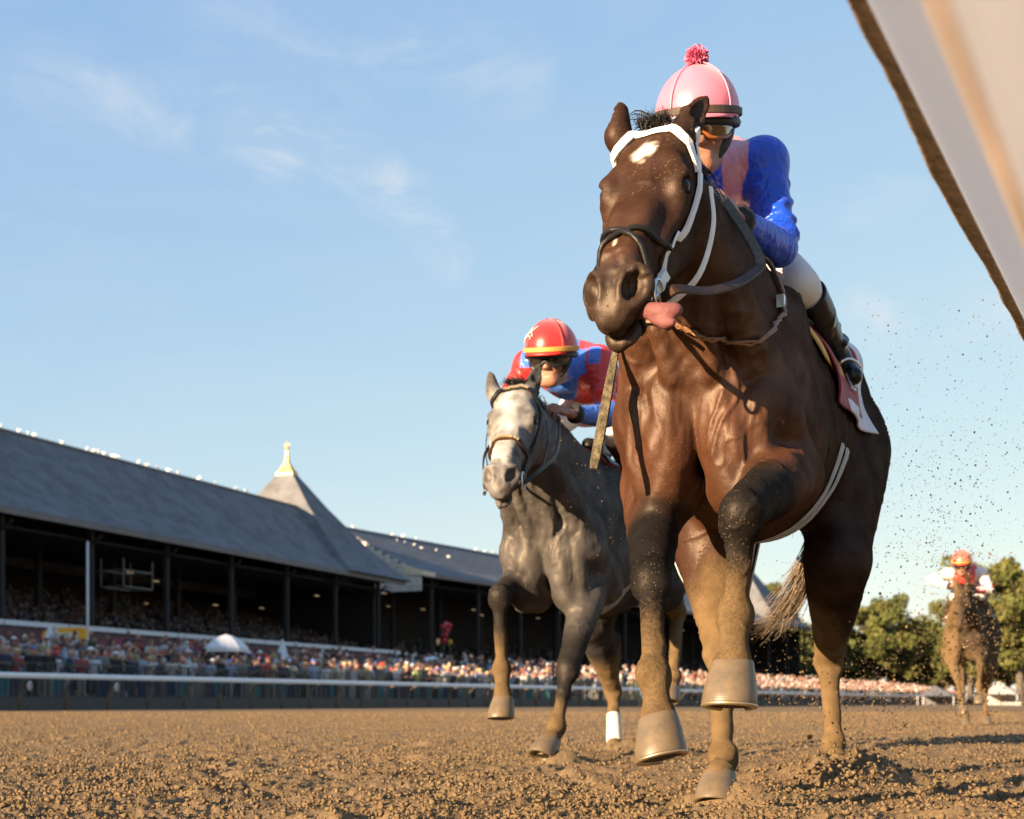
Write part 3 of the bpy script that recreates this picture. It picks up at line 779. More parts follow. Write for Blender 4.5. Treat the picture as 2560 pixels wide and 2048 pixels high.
def add_head(B, H, ears, mouth=.0):
    ax = (H.L, H.A, H.F)
    B.ell(H(0, .12, -.068), (.088, .15, .078), .04, ax)
    B.cone(H(0, .06, -.075), H(0, .33, -.062), .072, .052, .03, H.L, 1.22)
    B.cone(H(0, .30, -.05), H(0, .55, -.047), .047, .044, .03, H.L, 1.12)
    B.cone(H(0, .2, -.11), H(0, .5, -.09), .075, .052, .03, H.L, .95)
    for s in (-1, 1):
        B.ell(H(.058 * s, .19, -.145), (.036, .105, .105), .035, ax)          # jaw muscle
        B.cone(H(.034 * s, .27, -.185), H(.022 * s, .5, -.128), .042, .03, .03)  # lower jaw
        B.cone(H(.05 * s, .115, -.022), H(.088 * s, .185, -.024), .024, .022, .025)  # brow
        B.ell(H(.082 * s, .203, -.046), (.032, .044, .038), .02, ax)           # orbit
        B.cone(H(.085 * s, .235, -.072), H(.062 * s, .385, -.075), .017, .012, .02)  # facial crest
        B.cone(H(.03 * s, .3, -.022), H(.022 * s, .5, -.016), .02, .018, .02)   # nasal bone edge
        B.ell(H(.06 * s, .13, -.036), (.012, .024, .010), .02, ax, sub=True)   # hollow above the eye
        B.ell(H(.104 * s, .203, -.036), (.026, .023, .019), .008, ax, sub=True)  # eye socket
    # muzzle, lips, chin
    B.ell(H(0, .57, -.064), (.050, .066, .054), .03, ax)
    B.ell(H(0, .620, -.080), (.040, .030, .033), .022, ax)
    for s in (-1, 1):
        d1 = unit(H.L * .62 * s + H.F * .62 + H.A * .48)
        up = unit(H.A * -.86 + H.F * .3 + H.L * .34 * s); up = unit(up - d1 * up.dot(d1)); sd = np.cross(d1, up)
        B.ell(H(.043 * s, .575, -.036), (.026, .054, .041), .016, (d1, up, sd))
        c = H(.043 * s, .575, -.036) + d1 * .022
        B.ell(c + d1 * .004, (.042, .040, .0275), .008, (d1, up, sd), sub=True)
        B.cone(H(.010 * s, .565, .002), H(.010 * s, .63, -.032), .004, .004, .012, sub=True)
    B.ell(H(0, .585 - mouth * .5, -.138 - mouth), (.035, .046, .028), .025, ax)
    B.ell(H(0, .620 - mouth * .5, -.132 - mouth), (.030, .020, .021), .015, ax)
    B.ell(H(0, .598, -.118 - mouth * .5), (.085, .055, .0038 + mouth * .3), .008, (H.L, unit(H.A - H.F * .25), unit(H.F + H.A * .25)), sub=True)
    for (b, m, t, fr) in ears:                                               # cupped ears
        b, m, t, fr = map(np.asarray, (b, m, t, fr))
        axe = unit(t - b); sd = unit(np.cross(axe, fr)); fr = unit(np.cross(sd, axe))
        B.chain([(b, .028, 1.0), (m, .033, .95), (b * .3 + t * .7, .0225, .95), (t, .003, 1.0)], .012, fr, .75, n=4)
        B.chain([(b * .7 + m * .3 + fr * .026, .012), (m + fr * .024, .022), (b * .3 + t * .7 + fr * .016, .012), (t * .9 + b * .1 + fr * .012, .003)], .008, sub=True, n=4)
        B.cone(H(np.dot(b - H.o, H.L) * .75, .04, -.03), b, .035, .03, .03)

def add_leg(B, J, hind):
    """J: dict of joints top->bottom; hind legs: hip, stifle, hock, fetlock, coronet; fore: elbow, knee, fetlock, coronet"""
    f, c = J['fet'], J['cor']
    if not hind:
        e, k = J['elbow'], J['knee']; s = J['s']
        t = unit(f - k); back = V3(0, 1, 0) if 'back' not in J else unit(J['back']); back = unit(back - t * back.dot(t)); sd = np.cross(t, back)
        fa = unit(k - e); bk2 = V3(0, .6, -.5); bk2 = unit(bk2 - fa * bk2.dot(fa))
        B.chain([(e, .098), (e * .72 + k * .28, .083), (e * .4 + k * .6, .064), (k, .046)], .035)
        B.cone(e * .9 + k * .1 - bk2 * .035 + V3(.02 * s, 0, 0), e * .45 + k * .55 - bk2 * .012, .052, .034, .02)     # extensor
        B.cone(e * .85 + k * .15 + bk2 * .04, e * .4 + k * .6 + bk2 * .02, .05, .03, .02)     # flexors
        B.ell(k, (.046, .046, .062), .02, (sd, back, t))
        for q in (-1, 1): B.ell(k + sd * .03 * q + t * .03, (.018, .026, .022), .014, (sd, back, t))
        B.ell(k - back * .028 - t * .014, (.03, .018, .022), .012, (sd, back, t))
        B.ell(k + back * .034 - t * .01, (.026, .022, .03), .015, (sd, back, t))
    else:
        h, st, k = J['hip'], J['stifle'], J['hock']
        t = unit(f - k); back = V3(0, 1, .1); back = unit(back - t * back.dot(t)); sd = np.cross(t, back)
        g = unit(k - st)
        B.chain([(h, .2, .8), (h * .45 + st * .55, .175, .72), (st, .12, .8)], .06, V3(1, 0, 0))
        B.chain([(st, .11), (st * .65 + k * .35, .09), (st * .25 + k * .75, .058), (k, .047)], .035)
        cal = k + back * .052 - t * .055
        B.cone(h * .2 + st * .5 + k * .3 + back * .10, cal, .06, .017, .02)
        B.cone(cal, k + back * .03 + t * .05, .02, .022, .02)
        B.ell(k, (.047, .05, .066), .02, (sd, back, t))
        B.cone(k - back * .02 - sd * .03, k - back * .01 + sd * .03 + t * .03, .02, .02, .015)
    r0 = .029 if not hind else .032
    B.cone(k, f, r0 + .003, r0 - .003, .02)
    B.cone(k + back * .02, f + back * .018, .016, .017, .012)                    # tendons
    for q in (-1, 1): B.cone(k + t * .05 + sd * .017 * q, f - t * .09 + sd * .014 * q, .014, .006, .01)   # splint bones
    B.ell(f, (.042, .043, .047), .018, (sd, back, t))
    B.ell(f + back * .03, (.032, .024, .034), .014, (sd, back, t))
    B.ell(f + back * .042 + t * .03, (.014, .016, .024), .014, (sd, back, t))
    p = unit(c - f)
    B.chain([(f, .036), (f * .5 + c * .5, .031), (c - p * .014, .043), (c + p * .010, .0465)], .015, n=3)
    return back

def add_trunk(B, hipx=0.0):
    B.chain([((0, -.28, 1.13), .27, .74), ((0, -.1, 1.13), .345, .65), ((0, .2, 1.12), .36, .73), ((0, .5, 1.15), .345, .79),
             ((hipx * .6, .78, 1.22), .32, .82), ((hipx, .99, 1.25), .26, .88)], .05, V3(1, 0, 0), .8, n=4)
    B.chain([((0, -.2, 1.41), .09), ((0, .04, 1.465), .085), ((0, .3, 1.42), .1)], .09)        # withers
    B.chain([((0, .45, 1.38), .14), ((hipx, .75, 1.44), .15), ((hipx, 1.02, 1.40), .13)], .09)  # loin and croup
    for s in (-1, 1):
        la = unit(V3(0, .42, .48)); n1 = V3(1, 0, 0); n2 = np.cross(la, n1)
        B.ell((.145 * s, -.17, 1.18), (.088, .14, .36), .04, (n1, n2, la))                # shoulder blade
        B.ell((.20 * s, -.05, 1.02), (.072, .17, .15), .04)                             # triceps
        B.ell((.145 * s, -.40, 1.08), (.085, .11, .16), .035, (n1, n2, la))                # point of shoulder
        B.cone((.155 * s, -.40, 1.02), (.17 * s, -.2, .88), .098, .095, .03)
        B.ell((.092 * s, -.465, .97), (.098, .10, .23), .02, (unit(V3(1, 0, .12 * s)), V3(0, 1, 0), unit(V3(-.12 * s, 0, 1))))  # breast
        B.ell((.08 * s, -.40, .83), (.075, .1, .085), .03)
        B.ell((hipx + .14 * s, .92, 1.22), (.15, .26, .33), .06)                        # quarters
        B.ell((hipx + .12 * s, 1.1, 1.12), (.13, .12, .26), .05)
        B.ell((hipx + .21 * s, .72, 1.38), (.06, .1, .07), .06)                           # point of hip
        B.ell((.22 * s, .72, .98), (.08, .13, .17), .06)
    B.cone((0, -.585, 1.16), (0, -.575, .80), .016, .022, .03, sub=True)
    for s in (-1, 1):
        B.chain([((.245 * s, -.30, 1.40), .004), ((.22 * s, -.42, 1.22), .008), ((.10 * s, -.585, 1.0), .010)], .03, sub=True, n=4)
        B.chain([((.30 * s, .06, 1.22), .004), ((.30 * s, -.10, 1.05), .008), ((.30 * s, -.22, .95), .006)], .03, sub=True, n=4)
        B.chain([((.06 * s, -.575, .93), .004), ((.12 * s, -.555, .84), .016), ((.17 * s, -.50, .78), .014)], .03, sub=True, n=4)
        B.chain([((.31 * s, .55, 1.25), .004), ((.31 * s, .70, 1.02), .010), ((.30 * s, .66, .85), .008)], .04, sub=True, n=4)
        B.cone((.135 * s, -.575, 1.05), (.165 * s, -.53, .84), .014, .024, .04, sub=True)
        B.cone((.075 * s, -.64, 1.26), (.085 * s, -.60, 1.05), .006, .008, .03, sub=True)

def add_neck(B, H, base=(0, -.13, 1.24), dz=0.0):
    n = H(0, .05, -.125); b = np.asarray(base, float)
    m1 = b * .62 + n * .38 + V3(0, 0, .02); m2 = b * .25 + n * .75 + V3(0, 0, .015)
    B.chain([(b, .30, .6), (m1, .225, .56), (m2, .15, .58), (n, .118, .68)], .05, H.L, n=5)
    cr_ = unit(np.cross(V3(1, 0, 0), n - b));  cr_ = cr_ if cr_[2] > 0 else -cr_
    th = H(0, .14, -.20)
    B.chain([(th, .05), (th * .5 + V3(0, -.46, 1.17 + dz) * .5 + V3(0, -.03, 0), .05), (V3(0, -.50, 1.10 + dz), .055)], .03)     # windpipe
    for s in (-1, 1):
        j = H(.062 * s, .1, -.15)
        B.chain([(j, .05), (j * .55 + V3(.15 * s, -.44, 1.16 + dz) * .45 + V3(0, -.02, 0), .060), (V3(.14 * s, -.45, 1.13 + dz), .074)], .02)   # long neck muscle
        q = th * .6 + V3(.05 * s, -.5, 1.12 + dz) * .4
        B.chain([(th + H.L * .03 * s, .018), (q + H.L * .05 * s - V3(0, .02, 0), .02), (V3(.05 * s, -.55, 1.1 + dz), .03)], .02)

def seg_par(V, pts):
    """distance to a polyline and parameter along it (0..n-1)"""
    best = np.full(len(V), 9.0); par = np.zeros(len(V))
    for i in range(len(pts) - 1):
        a, b = np.asarray(pts[i]), np.asarray(pts[i + 1]); ab = b - a
        t = np.clip(((V - a) @ ab) / ab.dot(ab), 0, 1)
        d = np.linalg.norm(V - a - t[:, None] * ab, axis=1)
        m = d < best
        best[m] = d[m]; par[m] = i + t[m]
    return best, par

def coat_mat(name, rough=.53, gloss=.046):
    m, t, b = nmat(name)
    N = t.nodes.new; Lk = t.links.new
    tc = N('ShaderNodeTexCoord')
    col = N('ShaderNodeAttribute'); col.attribute_name = 'Col'
    mud = N('ShaderNodeAttribute'); mud.attribute_name = 'mud'
    def noise(sc, det=4, ro=.5, vec=None):
        n = N('ShaderNodeTexNoise'); n.inputs['Scale'].default_value = sc; n.inputs['Detail'].default_value = det; n.inputs['Roughness'].default_value = ro
        Lk(vec or tc.outputs['Object'], n.inputs['Vector']); return n.outputs['Fac']
    def mr(v, a, b_, c, d):
        r = N('ShaderNodeMapRange'); r.inputs['From Min'].default_value = a; r.inputs['From Max'].default_value = b_; r.inputs['To Min'].default_value = c; r.inputs['To Max'].default_value = d
        Lk(v, r.inputs['Value']); return r.outputs[0]
    def mth(op, a, b_):
        n = N('ShaderNodeMath'); n.operation = op
        for i, x in enumerate((a, b_)):
            if isinstance(x, (int, float)): n.inputs[i].default_value = x
            else: Lk(x, n.inputs[i])
        return n.outputs[0]
    v1 = mr(noise(7, 5), .3, .7, .72, 1.28)
    mpv = N('ShaderNodeMapping'); mpv.inputs['Scale'].default_value = (1, 1, .28); Lk(tc.outputs['Object'], mpv.inputs['Vector'])
    hair = noise(260, 3, .6, mpv.outputs[0])
    v2 = mr(hair, .3, .7, .82, 1.18)
    sc = N('ShaderNodeVectorMath'); sc.operation = 'SCALE'; Lk(col.outputs['Color'], sc.inputs[0]); Lk(mth('MULTIPLY', v1, v2), sc.inputs['Scale'])
    base = sc.outputs[0]
    # mud cake and splashed specks
    n1 = noise(130, 6, .75)
    f1 = mr(mth('ADD', mth('MULTIPLY', mud.outputs['Fac'], 1.3), mth('MULTIPLY', mth('SUBTRACT', n1, .5), 1.3)), .28, 1.02, 0, 1)
    vor = N('ShaderNodeTexVoronoi'); vor.inputs['Scale'].default_value = 95; vor.inputs['Randomness'].default_value = 1; Lk(tc.outputs['Object'], vor.inputs['Vector'])
    sp = mr(vor.outputs['Distance'], .12, .24, 1, 0)
    sp = mth('MULTIPLY', sp, mr(mth('ADD', noise(9, 3), mth('MULTIPLY', mud.outputs['Fac'], .35)), .50, .64, 0, .6))
    ff = mth('MINIMUM', mth('MAXIMUM', f1, sp), .93)
    mx = N('ShaderNodeMix'); mx.data_type = 'RGBA'; Lk(ff, mx.inputs['Factor']); Lk(base, mx.inputs['A'])
    dirt = N('ShaderNodeVectorMath'); dirt.operation = 'SCALE'; dirt.inputs[0].default_value = (.150, .098, .048); Lk(mr(noise(22, 5), .3, .7, .75, 1.2), dirt.inputs['Scale'])
    Lk(dirt.outputs[0], mx.inputs['B'])
    # short hair: matt body with a broad silky lobe, no mirror-like grazing shine
    df = N('ShaderNodeBsdfDiffuse'); df.inputs['Roughness'].default_value = .3; Lk(mx.outputs['Result'], df.inputs['Color'])
    gl = N('ShaderNodeBsdfAnisotropic'); gl.inputs['Color'].default_value = (1.0, .86, .74, 1); Lk(mr(ff, 0, 1, rough, .7), gl.inputs['Roughness'])
    ms = N('ShaderNodeMixShader'); lum = N('ShaderNodeRGBToBW'); Lk(col.outputs['Color'], lum.inputs[0])
    Lk(mth('MULTIPLY', mr(lum.outputs[0], .004, .045, .30, 1.1), mth('MULTIPLY', mr(ff, 0, 1, gloss, .006), mr(noise(14, 4), .3, .7, .6, 1.4))), ms.inputs[0]); Lk(df.outputs[0], ms.inputs[1]); Lk(gl.outputs[0], ms.inputs[2])
    t.nodes.remove(b); Lk(ms.outputs[0], t.nodes['Material Output'].inputs['Surface'])
    bp = N('ShaderNodeBump'); bp.inputs['Strength'].default_value = .5; bp.inputs['Distance'].default_value = .004
    hh = mth('ADD', mth('MULTIPLY', hair, .35), mth('ADD', mth('MULTIPLY', noise(24, 5, .6), 1.1), mth('MULTIPLY', mth('MULTIPLY', f1, noise(120, 5, .85)), 6.0)))
    Lk(hh, bp.inputs['Height']); Lk(bp.outputs[0], df.inputs['Normal']); Lk(bp.outputs[0], gl.inputs['Normal'])
    return m

def hoof_mesh(name, s=1.0):
    n = 28; v = []; f = []
    prof = [(.100, .0430, .044, -.030), (.096, .0455, .047, -.028), (.086, .0475, .0495, -.025), (.058, .0535, .058, -.015), (.026, .0580, .064, -.0045), (.004, .0595, .0665, .001), (0, .0585, .0655, .001)]
    for z, rx, ry, oy in prof:
        for i in range(n):
            a = 2 * math.pi * i / n
            x, y = math.cos(a) * rx, math.sin(a) * ry
            if y < 0: y *= .86
            zz = z - (.018 * max(0, -math.sin(a)) * (z / .106))
            v.append((x * s, -(y + oy) * s, zz * s))
    for j in range(len(prof) - 1):
        for i in range(n):
            f.append((j * n + i, (j + 1) * n + i, (j + 1) * n + (i + 1) % n, j * n + (i + 1) % n))
    # hollow sole
    b = len(v)
    for i in range(n):
        a = 2 * math.pi * i / n; v.append((math.cos(a) * .048 * s, -math.sin(a) * .053 * s, .002 * s))
    for i in range(n):
        a = 2 * math.pi * i / n; v.append((math.cos(a) * .03 * s, -math.sin(a) * .034 * s, .013 * s))
    L = (len(prof) - 1) * n
    for i in range(n):
        f.append((L + i, b + i, b + (i + 1) % n, L + (i + 1) % n)); f.append((b + i, b + n + i, b + n + (i + 1) % n, b + (i + 1) % n))
    f.append(tuple(b + n + i for i in range(n)))
    return mesh_of(name, v, f)
def shoe_mesh(name):
    mb = MB(); pts = []
    for i in range(25):
        a = R(-58) + R(296) * i / 24
        pts.append((math.cos(a) * .053, -math.sin(a) * .060, -.001))
    mb.tube(pts, .005, 8, flat=1.6, up=(0, 0, 1))
    return mb.mesh(name, True)

def hoof_mat(name, col):
    m, t, b = nmat(name); N = t.nodes.new; Lk = t.links.new
    tc = N('ShaderNodeTexCoord')
    w = N('ShaderNodeTexWave'); w.wave_type = 'BANDS'; w.bands_direction = 'Z'; w.inputs['Scale'].default_value = 60; w.inputs['Distortion'].default_value = 2.5; w.inputs['Detail'].default_value = 2
    Lk(tc.outputs['Object'], w.inputs['Vector'])
    n = N('ShaderNodeTexNoise'); n.inputs['Scale'].default_value = 22; n.inputs['Detail'].default_value = 9; n.inputs['Roughness'].default_value = .75; Lk(tc.outputs['Object'], n.inputs['Vector'])
    r = N('ShaderNodeMix'); r.data_type = 'RGBA'; r.inputs['A'].default_value = (*col, 1); r.inputs['B'].default_value = (.160, .108, .056, 1)
    mr = N('ShaderNodeMapRange'); mr.inputs['From Min'].default_value = .35; mr.inputs['From Max'].default_value = .7; Lk(n.outputs['Fac'], mr.inputs['Value']); Lk(mr.outputs[0], r.inputs['Factor'])
    Lk(r.outputs['Result'], b.inputs['Base Color'])
    m2 = N('ShaderNodeMapRange'); m2.inputs['To Min'].default_value = .28; m2.inputs['To Max'].default_value = .65; Lk(n.outputs['Fac'], m2.inputs['Value']); Lk(m2.outputs[0], b.inputs['Roughness'])
    bp = N('ShaderNodeBump'); bp.inputs['Strength'].default_value = .12; bp.inputs['Distance'].default_value = .0015; Lk(w.outputs['Fac'], bp.inputs['Height']); Lk(bp.outputs[0], b.inputs['Normal'])
    return m
M_HORN = hoof_mat('hoof horn', (.085, .068, .046))
M_SHOE = mat('steel shoe', (.5, .38, .22), .38, .85)
M_EYE = mat('horse eye', (.006, .004, .003), .2, 0, .1, spec=.25)
M_BLACKHAIR = mat('black hair', (.012, .010, .009), .45, var=.3, scale=30)
HOOF_ME = hoof_mesh('hoof'); SHOE_ME = shoe_mesh('horseshoe')

def add_hooves(root, legs):
    for J in legs:
        dn = unit(J['dn']); toe = unit(J['toe'] - dn * np.dot(J['toe'], dn))
        # hoof frame: z up = -dn, y forward = toe ; mesh toe points to -y
        z = -dn; y = -toe; x = np.cross(y, z)
        s = J.get('size', 1.0)
        o = link('hoof', HOOF_ME, M_HORN, root)
        p = np.asarray(J['cor']) + dn * .083 * s + toe * .027 * s
        o.matrix_local = Matrix(((x[0] * s, y[0] * s, z[0] * s, p[0]), (x[1] * s, y[1] * s, z[1] * s, p[1]), (x[2] * s, y[2] * s, z[2] * s, p[2]), (0, 0, 0, 1)))
        if J.get('shoe', True): link('horseshoe', SHOE_ME, M_SHOE, o)

def strands(mb, roots, tips, n, width, sag, seed, curl=.02, segs=9, spread=.02):
    """hair: thin tapered blades between a root curve and a tip curve"""
    r = np.random.default_rng(seed)
    for i in range(n):
        u = r.random()
        def at(c):
            x = u * (len(c) - 1); k = min(int(x), len(c) - 2); return c[k] + (c[k + 1] - c[k]) * (x - k)
        a = at(roots) + r.normal(0, spread * .35, 3); b = at(tips) + r.normal(0, spread, 3)
        L = np.linalg.norm(b - a); ph = r.random() * 6.28; fr = 1.5 + r.random() * 2
        w0 = width * (.6 + .8 * r.random()); sd = unit(np.cross(b - a, r.normal(0, 1, 3)))
        o = unit(r.normal(0, 1, 3)); k1 = .55 + .55 * r.random()
        v = []
        for j in range(segs + 1):
            t = j / segs * k1 if k1 < 1 else j / segs
            p = a + (b - a) * t + np.asarray(sag) * (4 * t * (1 - t)) + o * (curl * L * math.sin(fr * t * 3.1 + ph) * t)
            w = w0 * (1 - .85 * j / segs)
            v += [p - sd * w, p + sd * w]
        mb.add(v, [(2 * j, 2 * j + 1, 2 * j + 3, 2 * j + 2) for j in range(segs)])
    return mb

def build_horse(name, F, H, ears, legs, h, colour, label, mouth=0.0, matname='coat', hipx=.0, neck_base=(0, -.13, 1.24), dz=0.0):
    B = Field((-.52, -1.42, -.02), (.56, 1.42, 1.85), h)
    B.lo[2] -= dz; add_trunk(B, hipx); B.lo[2] += dz
    add_neck(B, H, np.asarray(neck_base) + V3(0, 0, dz), dz)
    for J in legs: J['backv'] = add_leg(B, J, 'hip' in J)
    add_head(B, H, ears, mouth)
    V, Q = B.skin(2)
    me = mesh_of(name, V, Q)
    N_ = np.zeros(len(V) * 3, np.float32); me.vertex_normals.foreach_get('vector', N_); N_ = N_.reshape(-1, 3)
    v1 = vnoise(V[:, 0] * 11, V[:, 1] * 11, V[:, 2] * 7, 31); v2 = vnoise(V[:, 0] * 23 + 2 * v1, V[:, 1] * 23, V[:, 2] * 12, 33)
    vein = np.exp(-((v2 - .5) / .045) ** 2) * sstep(v1, .5, .7)
    wr = vnoise(V[:, 0] * 70, V[:, 1] * 70, V[:, 2] * 22 + 3 * v1, 35) - .5
    neckw = sstep(-V[:, 1], .35, .5) * sstep(V[:, 2], .85, 1.0) * sstep(-V[:, 2], -1.4, -1.2)
    relief = .0075 * (fbm(V[:, 0] * 16, V[:, 1] * 16, V[:, 2] * 12, 3, 40) - .5) + .0040 * vein + .0055 * wr * neckw
    fold = 1 - np.abs(2 * vnoise(V[:, 0] * 24 + 3 * v1, V[:, 1] * 9, V[:, 2] * 5.5, 37) - 1)
    relief = relief + .0085 * (fold ** 2 - .35) * sstep(-V[:, 1], .22, .4) * sstep(V[:, 2], .72, .9) * sstep(-V[:, 2], -1.36, -1.2)
    V = V + N_ * relief[:, None]
    me.vertices.foreach_set('co', V.astype(np.float32).ravel()); me.update()
    rgb, mud = colour(V, H, legs)
    set_col(me, rgb); set_val(me, mud, 'mud')
    root = link(name, me, coat_mat(matname, gloss=.026 if matname.startswith('grey') else .046), None, F)
    tag(root, label, 'horse', 'racehorses on the track')
    add_hooves(root, legs)
    for s in (-1, 1):
        mb = MB(); c = H(.087 * s, .203, -.038)
        mb.ell(c, .022, 20, 14); mb.build('eye', M_EYE, root, smooth=True)
    return root, bvh_of(V, Q)
# ---- the leading horse: dark bay, nearest the camera
FB = Frame(.655, 4.08, 0, 20.5)
P = FB.P
HB = Head(P(1640, 322, 3.34), P(1519, 705, 3.0))
bay_ears = [(P(1546, 345, 3.36), P(1543, 305, 3.37), P(1550, 257, 3.42), V3(-.75, -.65, 0)),
            (P(1706, 330, 3.36), P(1728, 297, 3.375), P(1769, 243, 3.41), V3(.85, -.5, .1))]
def leg_fore(s, elbow, knee, fet, cor, dn, toe, **k):
    return dict(s=s, elbow=np.asarray(elbow, float), knee=knee, fet=fet, cor=cor, dn=np.asarray(dn, float), toe=np.asarray(toe, float), **k)
def leg_hind(s, hip, stifle, hock, fet, cor, dn, toe, **k):
    return dict(s=s, hip=np.asarray(hip, float), stifle=np.asarray(stifle, float), hock=hock, fet=fet, cor=cor, dn=np.asarray(dn, float), toe=np.asarray(toe, float), **k)
bay_legs = [
    leg_fore(-1, (-.19, -.20, .87), P(1628, 1450, 3.44), P(1634, 1685, 3.24), P(1648, 1806, 3.17), unit(P(1672, 1905, 3.15) - P(1648, 1806, 3.17)), (-.1, -.9, -.35)),
    leg_fore(1, (.19, -.24, .88), P(1853, 1285, 3.08), P(1838, 1540, 3.13), P(1832, 1672, 3.06), (0, -.12, -1), (0, -1, -.1), size=1.02),
    leg_hind(-1, (-.12, .92, 1.12), P(1770, 1345, 4.4), P(1800, 1640, 4.22), P(1808, 1890, 3.92), P(1798, 1945, 3.84), (0, -.35, -.95), (0, -1, -.3), shoe=False),
    leg_hind(1, (.2, .9, 1.13), P(2093, 1405, 4.6), P(2072, 1655, 4.95), P(2084, 1858, 4.86), P(2090, 1905, 4.8), (0, -.3, -.95), (0, -1, -.3), shoe=False)]

def bay_colour(V, H, legs):
    n1 = fbm(V[:, 0] * 5, V[:, 1] * 5, V[:, 2] * 5, 3, 3)
    rgb = np.zeros((len(V), 3)) + np.array([.052, .0195, .0085])
    rgb *= (.75 + .5 * n1)[:, None]
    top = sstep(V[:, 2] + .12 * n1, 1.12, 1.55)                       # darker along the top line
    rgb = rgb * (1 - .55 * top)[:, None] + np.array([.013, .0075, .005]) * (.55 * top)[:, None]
    bk = sstep(V[:, 1] + .25 * sstep(V[:, 0], .12, .3), -.1, .4)  # rear body and left flank: shaded side painted darker into the coat
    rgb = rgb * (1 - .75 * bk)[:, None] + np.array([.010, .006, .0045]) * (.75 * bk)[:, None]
    mud = np.zeros(len(V))
    for i, J in enumerate(legs):
        if 'hip' in J:
            d, p = seg_par(V, [J['stifle'], J['hock'], J['fet'], J['cor']])
            near = sstep(d, .17, .12)
            blk = near * sstep(p, .75, 1.1); m = near * sstep(p + .35 * (n1 - .5), .25, .85) * .95
            m = np.maximum(m, .75 * near * sstep(p, .05, .5) * sstep(-J['s'] * (V[:, 0] - J['stifle'][0]), -.05, .05))
        else:
            d, p = seg_par(V, [J['elbow'], J['knee'], J['fet'], J['cor']])
            near = sstep(d, .13, .09)
            blk = near * sstep(p + .25 * (n1 - .5), .30, .62); m = near * (.14 * sstep(p, .6, 1.0) + .50 * sstep(p + .3 * (n1 - .5), 1.15, 1.8))
        rgb = rgb * (1 - blk)[:, None] + np.array([.007, .006, .0055]) * blk[:, None]
        mud = np.maximum(mud, m)
    # face: darker muzzle and ears, white star and snip
    hl, ht, hf = (V - H.o) @ H.L, (V - H.o) @ H.A, (V - H.o) @ H.F
    head = (hf > -.26) & (np.abs(hl) < .16) & (ht > -.2) & (ht < .75)
    mz = sstep(ht, .48, .56) * head
    rgb = rgb * (1 - .8 * mz)[:, None] + np.array([.026, .018, .013]) * (.8 * mz)[:, None]
    fc = head * sstep(ht, .02, .1) * sstep(-ht, -.5, -.42)
    rgb = rgb * (1 - .7 * fc)[:, None] + np.array([.030, .0125, .006]) * (.7 * fc)[:, None]
    er = head * sstep(-ht, -.01, .04)
    rgb = rgb * (1 - .6 * er)[:, None] + np.array([.03, .016, .01]) * (.6 * er)[:, None]
    hn = fbm(V[:, 0] * 60, V[:, 1] * 60, V[:, 2] * 60, 3, 9)
    star = np.exp(-(((hl + .004 + .3 * (ht - .115)) / .032) ** 2 + ((ht - .115) / .045) ** 2)) * (hf > -.05) * head
    star = sstep(star + .8 * (hn - .5), .30, .85)
    st2 = np.exp(-(((hl + .012) / .006) ** 2 + ((ht - .45) / .03) ** 2)) * (hf > -.05) * head
    st2 = sstep(st2 + .5 * (hn - .5), .5, .8) * .7
    w = np.maximum(star, st2)
    rgb = rgb * (1 - w)[:, None] + np.array([.55, .48, .40]) * w[:, None]
    mud = np.where(head & (w < .3), mud * 0 + .06, mud)
    mud = np.maximum(mud, .10)
    return rgb, mud
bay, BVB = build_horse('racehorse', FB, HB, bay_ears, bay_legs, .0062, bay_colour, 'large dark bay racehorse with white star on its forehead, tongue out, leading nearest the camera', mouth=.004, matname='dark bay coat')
# ---- the second horse: grey
FG = Frame(.335, 6.67, 0, 22)
P = FG.P
HG = Head(P(1292, 966, 5.95), P(1246, 1182, 5.55))
grey_ears = [(P(1235, 985, 5.97), P(1228, 962, 5.98), P(1223, 928, 6.02), V3(-.5, -.8, 0)),
             (P(1324, 975, 5.97), P(1335, 952, 5.99), P(1351, 908, 6.04), V3(.6, -.75, .1))]
grey_legs = [
    leg_fore(-1, (-.18, -.25, .85), P(1249, 1492, 6.08), P(1254, 1672, 6.14), P(1258, 1752, 6.08), (.05, -.12, -1), (0, -1, -.1), shoe=False),
    leg_fore(1, (.16, -.30, .84), P(1420, 1672, 6.05), P(1392, 1815, 5.95), P(1374, 1858, 5.88), unit(P(1358, 1908, 5.84) - P(1374, 1858, 5.88)), (-.2, -1, 0), shoe=False),
    leg_hind(-1, (-.14, .92, 1.08), P(1482, 1555, 7.6), P(1533, 1728, 7.95), P(1535, 1838, 7.78), P(1536, 1868, 7.72), (0, -.3, -.95), (0, -1, -.3), shoe=False),
    leg_hind(1, (.14, .9, 1.1), (.2, .62, .88), P(1694, 1530, 7.68), P(1684, 1690, 7.4), P(1678, 1722, 7.34), (0, -.3, -.95), (0, -1, -.3), shoe=False)]
